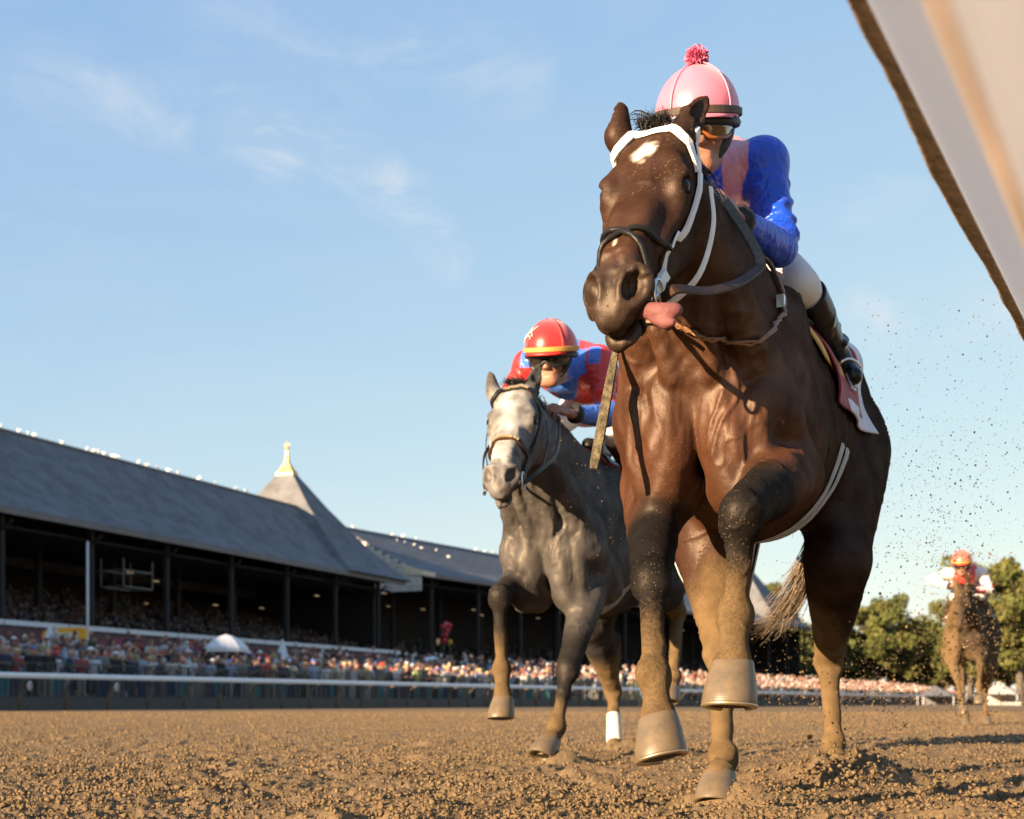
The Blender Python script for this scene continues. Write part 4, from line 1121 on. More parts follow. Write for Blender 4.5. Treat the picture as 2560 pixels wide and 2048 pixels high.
def grey_colour(V, H, legs):
    n1 = fbm(V[:, 0] * 6, V[:, 1] * 6, V[:, 2] * 6, 3, 5)
    n2 = fbm(V[:, 0] * 22, V[:, 1] * 22, V[:, 2] * 22, 3, 6)
    rgb = np.zeros((len(V), 3)) + np.array([.056, .051, .047])
    rgb *= (.55 + .7 * n1 + .7 * (n2 - .5))[:, None]
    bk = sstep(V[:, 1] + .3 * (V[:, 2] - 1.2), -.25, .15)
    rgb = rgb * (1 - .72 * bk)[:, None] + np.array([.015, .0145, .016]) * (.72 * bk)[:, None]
    mud = np.zeros(len(V)) + .06
    for J in legs:
        if 'hip' in J:
            d, p = seg_par(V, [J['stifle'], J['hock'], J['fet'], J['cor']]); near = sstep(d, .17, .12)
            blk = near * sstep(p, .2, .9) * .8; m = near * sstep(p + .35 * (n1 - .5), .1, .8) * .95
        else:
            d, p = seg_par(V, [J['elbow'], J['knee'], J['fet'], J['cor']]); near = sstep(d, .13, .09)
            blk = near * sstep(p + .2 * (n1 - .5), .45, .8) * .85; m = near * (.1 * sstep(p, .6, 1.0) + .6 * sstep(p + .3 * (n1 - .5), 1.3, 1.9))
        rgb = rgb * (1 - blk)[:, None] + np.array([.009, .008, .008]) * blk[:, None]
        mud = np.maximum(mud, m)
    hl, ht, hf = (V - H.o) @ H.L, (V - H.o) @ H.A, (V - H.o) @ H.F
    head = (hf > -.27) & (np.abs(hl) < .16) & (ht > -.2) & (ht < .75)
    hd = head * sstep(ht - .5 * (hf + .1), -.1, .02)
    light = np.clip(.10 + .19 * np.exp(-(hl / .05) ** 2) + .42 * (n2 - .5) + .35 * (n1 - .5), 6e-2, .40) * (hf > -.11) + .13 * (hf <= -.11)
    col = light[:, None] * np.array([1.0, .97, .94])
    rgb = rgb * (1 - hd)[:, None] + col * hd[:, None]
    mz = head * sstep(ht + .2 * (n2 - .5), .5, .56)
    rgb = rgb * (1 - .75 * mz)[:, None] + np.array([.05, .045, .043]) * (.75 * mz)[:, None]
    mud = np.where(head, .03, mud)
    return rgb, mud
grey, BVG = build_horse('racehorse', FG, HG, grey_ears, grey_legs, .0085, grey_colour, 'grey racehorse with pale face and dark legs, running second behind the bay', mouth=.003, matname='grey coat', dz=-.08)
mb = MB(); J = grey_legs[2]
a, b = J['hock'] * .45 + J['fet'] * .55, J['fet'] * .45 + J['cor'] * .55
mb.tube([a, a * .98 + b * .02, a * .6 + b * .4, a * .2 + b * .8, b], [.036, .041, .041, .044, .043], 16)
mb.build('leg_bandage', mat('bandage', (.6, .56, .5), .85, bump=.2, bscale=90), grey, smooth=True)['label'] = 'white bandage wrapped round the hind cannon'

# ---- third horse, far back and spattered
FT = Frame(5.46, 16.7, 0, 22)
def moved(J, s=1): return {k: (v.copy() if isinstance(v, np.ndarray) else v) for k, v in J.items()}
third_legs = [moved(J) for J in bay_legs]
for J in third_legs:
    if 'hip' in J: J['fet'][2] += .0
HT = Head((0, -.82, 1.56), (0, -1.24, 1.22))
def third_colour(V, H, legs):
    n1 = fbm(V[:, 0] * 6, V[:, 1] * 6, V[:, 2] * 6, 3, 8)
    rgb = (np.zeros((len(V), 3)) + np.array([.022, .014, .010])) * (.6 + .8 * n1)[:, None]
    mud = np.clip(.28 + .5 * sstep(-V[:, 2], -1.1, -.3) + .45 * sstep(-V[:, 0], -.05, .15) + .3 * (n1 - .5), 0, .9)
    return rgb, mud
third, BVT = build_horse('racehorse', FT, HT, [((-.06, -.84, 1.6), (-.065, -.84, 1.65), (-.07, -.82, 1.72), V3(-.5, -.8, 0)), ((.06, -.84, 1.6), (.065, -.84, 1.65), (.07, -.82, 1.72), V3(.5, -.8, 0))],
                         third_legs, .017, third_colour, 'mud-spattered dark racehorse far behind at the right, in front of the trees', matname='muddy coat')
M_TAIL = mat('dusty tail hair', (.125, .088, .052), .6, var=.45, scale=60)
M_DARKHAIR = mat('dark tail hair', (.05, .04, .033), .55, var=.4, scale=60)

# ---- tails, manes, forelocks
def arr(*p): return [np.asarray(q, float) for q in p]
mb = MB()
P = FB.P
tr = arr((-.02, 1.2, 1.36), (.03, 1.22, 1.33))
dock = [arr((0, 1.2, 1.36), (0.03, 1.21, 1.34)), arr(P(2035, 1330, 5.35), P(2060, 1370, 5.35)), arr(P(1960, 1505, 5.45), P(2005, 1480, 5.45)), arr(P(1885, 1575, 5.5), P(1960, 1555, 5.5))]
strands(mb, dock[0], dock[1], 160, .004, (0, .08, .02), 3, .02, 7, .03)
strands(mb, dock[1], dock[2], 420, .0024, (0, 0, -.02), 4, .07, 10, .028)
strands(mb, dock[2], dock[3], 320, .0017, (0, 0, -.02), 5, .09, 10, .03)
strands(mb, dock[1], dock[3], 300, .0016, (0, 0, -.05), 6, .07, 12, .04)
mb.build('tail', M_TAIL, bay)
for root, F_, H_, sd in ((bay, FB, HB, 11), (grey, FG, HG, 12)):
    mb = MB()
    strands(mb, arr(H_(-.04, -.015, -.0), H_(.03, -.015, -.0)), arr(H_(-.05, -.022, .014), H_(.03, -.018, .016)), 900, .0013, (0, 0, .006), sd, .35, 6, .010)
    mb.build('forelock', M_BLACKHAIR, root)
    mb = MB()
    crest = [H_(0, -.03, -.03), V3(.0, -.62, 1.58), V3(.0, -.45, 1.54), V3(.0, -.25, 1.53), V3(0, -.08, 1.54)]
    crest = [crest[0]] + [p for p in on_skin(BVB if root is bay else BVG, crest[1:], 0)[0]]
    strands(mb, crest, [p + V3(-.10, .02, .0) for p in crest], 420, .003, (0, 0, .05), sd + 5, .08, 6, .03)
    mb.build('mane', M_BLACKHAIR, root)
for root, sd in ((grey, 21), (third, 22)):
    mb = MB()
    strands(mb, arr((-.02, 1.2, 1.34), (.02, 1.2, 1.34)), arr((.0, 1.62, 1.1), (.08, 1.75, 1.0)), 160, .005, (0, .1, .1), sd, .05, 8, .05)
    mb.build('tail', M_DARKHAIR, root)
# tongue lolling out of the bay's mouth
T = Field(FB.P(1640, 780, 3.05) - .22, FB.P(1640, 780, 3.05) + .22, .004)
T.chain([(HB(.02, .56, -.112), .014, 1.0), (P(1625, 778, 3.035), .019, 1.0), (P(1655, 782, 3.02), .022, 1.0), (P(1686, 776, 3.01), .017, 1.0), (P(1697, 772, 3.01), .008, 1.0)], .006, unit(V3(-.2, 1, -.35)), .24)
T.chain([(P(1635, 796, 3.025), .012, 1.0), (P(1664, 806, 3.01), .016, 1.0), (P(1680, 806, 3.0), .010, 1.0)], .003, unit(V3(-.2, 1, -.35)), .26)
T.cone(P(1625, 786, 3.0), P(1690, 786, 2.97), .004, .003, .006, sub=True)
V, Q = T.skin(2)
mt_ = mat('tongue', (.15, .055, .052), .6, var=.18, scale=25, bump=.15, bscale=120, spec=.2)
link('tongue', mesh_of('tongue', V, Q), mt_, bay)['label'] = 'pink tongue hanging out of the left side of the mouth'
# ------------------------------------------------------------------ tack
M_WSTRAP = mat('white bridle leather', (.62, .60, .57), .5, var=.08, scale=30, bump=.05)
M_BLKL = mat('black leather', (.012, .011, .010), .42, spec=.2, var=.25, scale=30, bump=.1, bscale=90)
M_BRNL = mat('brown leather', (.040, .019, .010), .55, spec=.15, var=.3, scale=30, bump=.12, bscale=90)
M_RUB = mat('grey rubber grip', (.10, .096, .085), .9, spec=.1, var=.2, scale=60, bump=.35, bscale=160)
M_STEEL = mat('bit steel', (.62, .60, .57), .22, .95)
M_GOLD = mat('brass clincher', (.75, .58, .34), .3, .8)
def surf(mb, bvh, pts, w, off=.005, th=.005, n=5, m=0):
    p, nn = on_skin(bvh, cr(pts, n), off); 
    # even out the normals a little
    nn = [unit(sum(nn[max(0, i - 2):i + 3])) for i in range(len(nn))]
    return strap(mb, p, nn, w, th, m)
def torus(mb, c, R_, r, n1, n2, k=24):
    pts = [c + n1 * (R_ * math.cos(6.2832 * i / k)) + n2 * (R_ * math.sin(6.2832 * i / k)) for i in range(k + 1)]
    return mb.tube(pts, r, 8, caps=False)
def bridle(F, H, bvh, label, white):
    root = empty('bridle', F); tag(root, label, 'bridle', 'bridles on the racehorses')
    m_main = M_WSTRAP if white else M_BLKL
    w = .023 if white else .022
    mb = surf(MB(), bvh, [H(-.11, .085, -.075), H(-.085, .055, -.02), H(-.045, .036, .02), H(0, .03, .03), H(.045, .036, .02), H(.085, .055, -.02), H(.115, .085, -.075)], w, .006, .006)
    mb.build('browband', m_main, root, smooth=False)
    surf(MB(), bvh, [H(-.11, .075, -.085), H(-.09, .0, -.06), H(-.05, -.03, -.03), H(0, -.04, -.01), H(.05, -.03, -.03), H(.09, .0, -.06), H(.11, .075, -.085)], .026, .004).build('crownpiece', m_main, root)
    for s in (-1, 1):
        surf(MB(), bvh, [H(.115 * s, .075, -.085), H(.12 * s, .16, -.105), H(.12 * s, .26, -.115), H(.1 * s, .36, -.115), H(.09 * s, .44, -.108)], w, .008, .006).build('cheek_strap', m_main, root)
        surf(MB(), bvh, [H(.09 * s, .43, -.108), H(.085 * s, .49, -.105), H(.08 * s, .52, -.1)], .03, .014, .01).build('cheek_buckle', m_main, root)
        torus(MB(), H(.078 * s, .525, -.1), .036, .0045, H.A, H.F).build('bit_ring', M_STEEL, root, smooth=True)
        pts = [H(.125 * s, .09, -.12), H(.135 * s, .18, -.17), H(.11 * s, .30, -.215), H(.04 * s, .36, -.245)]
        if s > 0: pts += [H(-.0, .37, -.25)]
        q = cr(pts, 6); strap(MB(), q, [unit(H.L * s + H.F * .2)] * len(q), .018, .004).build('throat_latch', m_main, root)
    mb = MB(); mb.tube([H(-.078, .525, -.1), H(0, .535, -.112), H(.078, .525, -.1)], .007, 8); mb.build('bit_bar', M_STEEL, root, smooth=True)
    if white:      # crossed black noseband
        for s in (-1, 1):
            p, _ = on_skin(bvh, cr([H(-.10 * s, .36, -.12), H(-.085 * s, .385, -.07), H(-.05 * s, .405, -.01), H(0, .425, .02), H(.045 * s, .465, -.01), H(.068 * s, .515, -.07), H(.06 * s, .555, -.12), H(.03 * s, .565, -.17)], 5), .006)
            MB().tube(p, .0068, 8).build('noseband', M_BLKL, root, smooth=True)
    else:
        surf(MB(), bvh, [H(-.06, .40, -.15), H(-.085, .385, -.09), H(-.06, .375, -.02), H(0, .37, .02), H(.06, .375, -.02), H(.085, .385, -.09), H(.06, .40, -.15)], .026, .007, .008).build('noseband', M_BRNL, root)
        for t0, nm in ((.372, 'nose'), (.033, 'brow')):
            pts = [H(-.055, t0 + .006, -.0), H(-.03, t0, .02), H(0, t0 - .003, .03), H(.03, t0, .02), H(.055, t0 + .006, -.0)]
            surf(MB(), bvh, pts, .011, .014, .007).build('clincher_trim', M_GOLD, root)
    return root
brB = bridle(FB, HB, BVB, 'white bridle with crossed black noseband on the dark bay horse', True)
brG = bridle(FG, HG, BVG, 'dark leather bridle with brass clincher trim on the grey horse', False)
P = FB.P
rein = cr([HB(.085, .53, -.105), P(1690, 722, 3.06), P(1770, 726, 3.19), P(1840, 708, 3.33), P(1888, 678, 3.46), P(1903, 662, 3.52)], 6)
strap(MB(), rein, [unit(V3(.25, -.9, .15))] * len(rein), .026, .004).build('rein', M_BRNL, brB)
rein = cr([P(1904, 672, 3.52), P(1894, 632, 3.56), P(1862, 575, 3.62), P(1835, 535, 3.67), P(1806, 496, 3.72)], 6)
strap(MB(), rein, [unit(V3(.35, -.9, .2))] * len(rein), .03, .007).build('rein_grip', M_RUB, brB)
rein = cr([HB(-.085, .53, -.105), V3(-.16, -.95, 1.22), V3(-.16, -.7, 1.4), V3(-.09, -.38, 1.56)], 6)
strap(MB(), rein, [V3(-1, 0, 0)] * len(rein), .022, .005).build('rein', M_BRNL, brB)
for s in (-1, 1):
    q_ = .15 if s > 0 else .10
    rein = cr([HG(.085 * s, .53, -.105), V3(q_ * s, -.95, 1.22 if s > 0 else 1.30), V3(q_ * s, -.75, 1.33 if s > 0 else 1.42), V3(.08 * s, -.53, 1.52)], 6)
    strap(MB(), rein, [V3(s, -.3, 0)] * len(rein), .022, .005).build('rein', M_BLKL, brG)
# loose ends: noseband tail by the grey's chin and a keeper at the cheek
mb = MB(); q = cr([HG(-.055, .50, -.16), FG.P(1217, 1222, 5.62), FG.P(1209, 1238, 5.62)], 4); strap(mb, q, [V3(0, -1, 0)] * len(q), .014, .004); mb.build('strap_end', M_BLKL, brG)
# neck strap of the bay: plaited front, buckle at the side
root = empty('neck_strap', FB); tag(root, 'plaited brown leather neck strap round the dark bay horse', 'neck strap')
pts = [V3(-.12, -.30, 1.50), V3(-.17, -.45, 1.38), V3(-.13, -.60, 1.26), V3(-.03, -.66, 1.20), V3(.06, -.62, 1.17), V3(.15, -.5, 1.2), V3(.2, -.36, 1.27), V3(.2, -.24, 1.36), V3(.15, -.16, 1.46), V3(.08, -.12, 1.53)]
surf(MB(), BVB, pts, .017, .008, .008, 7).build('strap', M_BRNL, root)
pl, pn = on_skin(BVB, cr(pts, 7), .013)
for s in (-1, 1):
    mb = MB(); mb.tube([p + unit(np.cross(pl[min(i + 1, len(pl) - 1)] - pl[max(i - 1, 0)], pn[i])) * (.005 * s * math.cos(i * 2.0)) for i, p in enumerate(pl)], .004, 6); mb.build('plait', mat('stitched leather', (.20, .095, .04), .5, var=.3, scale=80), root, smooth=True)
mb = MB(); p, nn = on_skin(BVB, [V3(.2, -.26, 1.36)], .012); mb.box(p[0], (.02, .025, .035), 0); mb.build('buckle', M_STEEL, root)

# ---- saddle cloth, pad, saddle, girth
def cloth_grid(bvh, y0, y1, ph0, ph1, off, ny, nph, zc=1.16, skew=0.0, ripple=.006, seed=1):
    V, UV = [], []
    for j in range(nph + 1):
        ph = R(ph0 + (ph1 - ph0) * j / nph)
        for i in range(ny + 1):
            u = i / ny; y = y0 + (y1 - y0) * u + skew * (abs(ph) / R(90)) ** 2 * u
            d = Vector((math.sin(ph), 0, math.cos(ph))); o = Vector((0, y, zc))
            hit = bvh.ray_cast(o + d * 1.2, -d, 1.2)
            p = np.array(hit[0]) if hit[0] is not None else np.array(o + d * .3)
            rr = off + ripple * (1 + math.sin(ph * 6 + u * 9 + seed)) * (abs(ph) / 1.5)
            V.append(p + np.array(d) * rr); UV.append((u, j / nph))
    F_ = [(j * (ny + 1) + i, j * (ny + 1) + i + 1, (j + 1) * (ny + 1) + i + 1, (j + 1) * (ny + 1) + i) for j in range(nph) for i in range(ny)]
    V = np.array(V)
    G = V.reshape(nph + 1, ny + 1, 3)
    for _ in range(3):
        G[1:-1] = (G[:-2] + 2 * G[1:-1] + G[2:]) / 4; G[:, 1:-1] = (G[:, :-2] + 2 * G[:, 1:-1] + G[:, 2:]) / 4
    return G.reshape(-1, 3), F_, np.array(UV)
def vcol_mat(name, rough=.75, bump=.15, bscale=350, sheen=.2, spec=.3):
    m, t, b = nmat(name)
    a = t.nodes.new('ShaderNodeAttribute'); a.attribute_name = 'Col'
    tc = t.nodes.new('ShaderNodeTexCoord'); n = t.nodes.new('ShaderNodeTexNoise'); n.inputs['Scale'].default_value = 18; n.inputs['Detail'].default_value = 5
    t.links.new(tc.outputs['Object'], n.inputs['Vector'])
    mr = t.nodes.new('ShaderNodeMapRange'); mr.inputs['From Min'].default_value = .3; mr.inputs['From Max'].default_value = .7; mr.inputs['To Min'].default_value = .88; mr.inputs['To Max'].default_value = 1.1
    t.links.new(n.outputs['Fac'], mr.inputs['Value'])
    sc = t.nodes.new('ShaderNodeVectorMath'); sc.operation = 'SCALE'; t.links.new(a.outputs['Color'], sc.inputs[0]); t.links.new(mr.outputs[0], sc.inputs['Scale'])
    t.links.new(sc.outputs[0], b.inputs['Base Color']); b.inputs['Roughness'].default_value = rough; b.inputs['Sheen Weight'].default_value = sheen
    b.inputs['Specular IOR Level'].default_value = spec
    n2 = t.nodes.new('ShaderNodeTexNoise'); n2.inputs['Scale'].default_value = bscale; t.links.new(tc.outputs['Object'], n2.inputs['Vector'])
    n3 = t.nodes.new('ShaderNodeTexNoise'); n3.inputs['Scale'].default_value = 16; n3.inputs['Detail'].default_value = 3; n3.inputs['Distortion'].default_value = 1.5; t.links.new(tc.outputs['Object'], n3.inputs['Vector'])
    ad = t.nodes.new('ShaderNodeMath'); ad.operation = 'MULTIPLY_ADD'; t.links.new(n3.outputs['Fac'], ad.inputs[0]); ad.inputs[1].default_value = 3.0; t.links.new(n2.outputs['Fac'], ad.inputs[2])
    bp = t.nodes.new('ShaderNodeBump'); bp.inputs['Strength'].default_value = bump; bp.inputs['Distance'].default_value = .012; t.links.new(ad.outputs[0], bp.inputs['Height']); t.links.new(bp.outputs[0], b.inputs['Normal'])
    return m
M_CLOTH = vcol_mat('saddle cloth')
M_CLOTHB = vcol_mat('bordered saddle cloth')
def _border(m):
    t = m.node_tree; at = [n for n in t.nodes if n.type == 'ATTRIBUTE'][0]; at.attribute_name = 'edge'
    c = t.nodes.new('ShaderNodeMath'); c.operation = 'LESS_THAN'; c.inputs[1].default_value = 5.0; t.links.new(at.outputs['Fac'], c.inputs[0])
    mx = t.nodes.new('ShaderNodeMix'); mx.data_type = 'RGBA'; mx.inputs['A'].default_value = (.25, .012, .018, 1); mx.inputs['B'].default_value = (.6, .58, .62, 1)
    t.links.new(c.outputs[0], mx.inputs['Factor'])
    sc = [n for n in t.nodes if n.type == 'VECT_MATH'][0]; t.links.new(mx.outputs['Result'], sc.inputs[0])
_border(M_CLOTHB)
M_PAD = mat('yellow felt pad', (.62, .36, .10), .85, var=.12, scale=20, bump=.1, bscale=150)
M_GIRTH = mat('elastic girth', (.42, .41, .39), .75, var=.15, scale=25, bump=.1, bscale=140)
M_GIRTHG = mat('dark grey girth', (.20, .20, .205), .7, var=.2, scale=25, bump=.1, bscale=140)
def solidify(o, t):
    md = o.modifiers.new('thickness', 'SOLIDIFY'); md.thickness = t; md.offset = 1
M_LETTER = mat('white lettering', (.8, .76, .72), .7, var=.06)
# bay
ny, nph = 46, 110
V, Fc, UV = cloth_grid(BVB, .18, .68, -90, 90, .014, ny, nph, skew=.06, ripple=.007)
o = link('saddle_cloth', mesh_of('saddle_cloth', V, Fc), M_CLOTHB, None, FB)
edge = np.minimum.reduce([UV[:, 1] * nph, (1 - UV[:, 1]) * nph, (1 - UV[:, 0]) * ny * 1.3])
edge = np.where((UV[:, 0] < .28) & (np.minimum(UV[:, 1], 1 - UV[:, 1]) < .1), 9, edge)
set_val(o.data, edge, 'edge')
solidify(o, .006)
tag(o, 'red saddle cloth with white border and white letters on the dark bay horse', 'saddle cloth')
tm = text_mesh('ULAFORCA', 1.0)
co = np.array([v.co[:] for v in tm.vertices]); co[:, 0] -= co[:, 0].min(); W_ = co[:, 0].max(); co[:, 1] /= co[:, 1].max()
vv = []
for x, y in co[:, :2]:
    u = .40 + .46 * x / W_; vph = .985 - .075 - .125 * y * (.45 + .55 * x / W_)
    i, j = u * ny, vph * nph; i0, j0 = int(i), int(j); g = V.reshape(nph + 1, ny + 1, 3)
    p = g[j0, i0] * (1 - (i - i0)) * (1 - (j - j0)) + g[j0, i0 + 1] * (i - i0) * (1 - (j - j0)) + g[j0 + 1, i0] * (1 - (i - i0)) * (j - j0) + g[j0 + 1, i0 + 1] * (i - i0) * (j - j0)
    vv.append(p + V3(.0095, 0, .002))
for v, p in zip(tm.vertices, vv): v.co = p
tl = link('lettering', tm, M_LETTER, o)
V2, F2, U2 = cloth_grid(BVB, .10, .50, -66, 66, .008, 16, 50)
o2 = link('saddle_pad', mesh_of('saddle_pad', V2, F2), M_PAD, None, FB); solidify(o2, .006)
tag(o2, 'yellow felt pad peeping out in front of the red cloth on the bay', 'saddle pad')
def saddle(F, bvh, label, y0, y1):
    root = empty('racing_saddle', F); tag(root, label, 'saddle', 'racing saddles')
    V, Fc, UV = cloth_grid(bvh, y0, y1, -38, 38, .024, 14, 40)
    o = link('flap', mesh_of('flap', V, Fc), M_BLKL, root); solidify(o, .012)
    zt = V[:, 2].max() + .01; mb = MB(); mb.tube([(0, y0 + .02, zt + .01), (0, y0 + .1, zt), (0, y1 - .02, zt + .01)], [.03, .05, .04], 10); mb.build('seat', M_BLKL, root, smooth=True)
    return root
sdB = saddle(FB, BVB, 'small black racing saddle on the dark bay horse', .14, .46)
def girth(F, bvh, label, lines, m_, w):
    root = empty('girth', F); tag(root, label, 'girth', 'girths under the racehorses')
    for (ya, yb) in lines:
        pts = []
        for k in range(31):
            ph = R(-95 - 170 * k / 30) ; sx, cz = math.sin(ph), math.cos(ph)
            y = ya + (yb - ya) * (.5 - .5 * cz)
            d = Vector((sx, 0, cz)); hit = bvh.ray_cast(Vector((0, y, 1.08)) + d * 1.0, -d, 1.0)
            if hit[0] is not None: pts.append((np.array(hit[0]), np.array(hit[1])))
        P_ = [p + n * .007 for p, n in pts]; N_ = [unit(sum(n for _, n in pts[max(0, i - 2):i + 3])) for i in range(len(pts))]
        strap(MB(), P_, N_, w, .006).build('strap', m_, root)
    return root
girth(FB, BVB, 'pair of pale elastic girth straps round the dark bay belly', [(.40, .27), (.50, .36)], M_GIRTH, .034)
# grey
V, Fc, UV = cloth_grid(BVG, .02, .55, -70, 70, .012, 26, 70)
o = link('saddle_cloth', mesh_of('saddle_cloth', V, Fc), M_CLOTH, None, FG); set_col(o.data, np.zeros((len(V), 3)) + np.array([.34, .028, .045])); solidify(o, .006)
tag(o, 'plain dark red saddle cloth on the grey horse', 'saddle cloth')
V2, F2, U2 = cloth_grid(BVG, .03, .42, -104, 104, .006, 16, 70)
o2 = link('saddle_pad', mesh_of('saddle_pad', V2, F2), M_PAD, None, FG); solidify(o2, .005)
tag(o2, 'yellow pad below the dark red cloth on the grey horse', 'saddle pad')
saddle(FG, BVG, 'small black racing saddle on the grey horse', .06, .38)
girth(FG, BVG, 'wide grey girth with yellow edge round the grey horse', [(.26, .05)], M_GIRTHG, .10)
# ------------------------------------------------------------------ riders
M_SKIN = mat('skin', (.29, .135, .082), .5, var=.14, scale=22, bump=.08, bscale=200)
M_BREECH = mat('white breeches', (.58, .55, .52), .8, var=.06, scale=12, bump=.25, bscale=14, sheen=.2)
M_BOOT = mat('black boot leather', (.005, .005, .006), .25, var=.2, scale=20, bump=.2, bscale=16, spec=.3)
M_BOOT2 = mat('dull brown boot leather', (.05, .022, .016), .4, var=.3, scale=20, bump=.2, bscale=20)
M_LENS = mat('goggle lens', (.02, .016, .012), .05, .3, spec=.9, coat=1)
M_RUBR = mat('goggle frame', (.012, .012, .012), .5)
M_SILK = vcol_mat('racing silks', .36, .35, 60, .05, .5)
M_CAP = vcol_mat('cap cover', .36, .06, 300, .3, .5)
def hand(B, w, d, n, curl=1.0, s=1):
    """w wrist, d towards knuckles, n back of the hand, s +1 left / -1 right"""
    d = unit(d); n = unit(n - d * np.dot(n, d)); sd = np.cross(d, n) * s      # sd: towards the thumb
    B.cone(w, w + d * .045, .022, .026, .015, n, .72)
    B.ell(w + d * .062, (.041, .038, .0155), .014, (sd, d, n))
    for i, L in enumerate((.044, .050, .047, .037)):
        o = w + d * (.092 - .004 * abs(i - 1)) + sd * (.030 - .0195 * i)
        p1 = o + unit(d * .75 - n * .65) * L * .75; p2 = p1 + unit(-n * .95 - d * .35) * L * .62; p3 = p2 + unit(-d * .9 - n * .1) * L * .45
        r = .0098 - .0008 * i
        B.chain([(o - d * .02, r + .001), (o, r + .0015), (p1, r), (p2, r - .0005), (p3, r - .0015)], .005, n=2)
    t0 = w + d * .03 + sd * .032 - n * .008; t1 = t0 + unit(d * .8 + sd * .45 - n * .35) * .038; t2 = t1 + unit(d * .85 - sd * .35 - n * .5) * .034
    B.chain([(t0 - sd * .012, .014), (t0, .0145), (t1, .011), (t2, .009)], .008, n=2)
def face(B, c, fw, up):
    """c centre of the skull, fw facing, up"""
    fw = unit(fw); up = unit(up - fw * np.dot(up, fw)); sd = np.cross(up, fw)
    X = lambda a, b, z: c + sd * a + fw * b + up * z
    ax = (sd, fw, up)
    B.ell(X(0, -.01, .03), (.074, .094, .09), .02, ax); B.ell(X(0, .03, -.055), (.055, .058, .062), .04, ax)
    B.ell(X(0, .064, -.098), (.026, .02, .018), .03, ax)                                          # chin
    B.cone(X(-.045, .0, -.075), X(-.02, .06, -.1), .022, .018, .03); B.cone(X(.045, .0, -.075), X(.02, .06, -.1), .022, .018, .03)
    B.cone(X(0, .083, .008), X(0, .103, -.034), .009, .0125, .012)                                # nose
    for s in (-1, 1):
        B.ell(X(.011 * s, .096, -.038), (.009, .011, .008), .008, ax)
        B.ell(X(.04 * s, .064, -.028), (.022, .018, .018), .03, ax)                              # cheek
        B.cone(X(.012 * s, .086, .022), X(.052 * s, .066, .02), .010, .009, .015)                 # brow
        B.ell(X(.031 * s, .086, .004), (.014, .01, .009), .012, ax, sub=True)
        B.ell(X(.03 * s, .072, .003), (.012, .011, .011), .004, ax)                              # eyeball
        B.ell(X(.078 * s, -.012, -.01), (.008, .02, .032), .008, ax)                              # ear
    B.cone(X(-.022, .079, -.064), X(.022, .079, -.064), .0075, .0075, .01); B.cone(X(-.02, .077, -.076), X(.02, .077, -.076), .0085, .0085, .01)
    B.cone(X(-.024, .092, -.0695), X(.024, .092, -.0695), .0045, .0045, .004, sub=True)
    return sd, fw, up
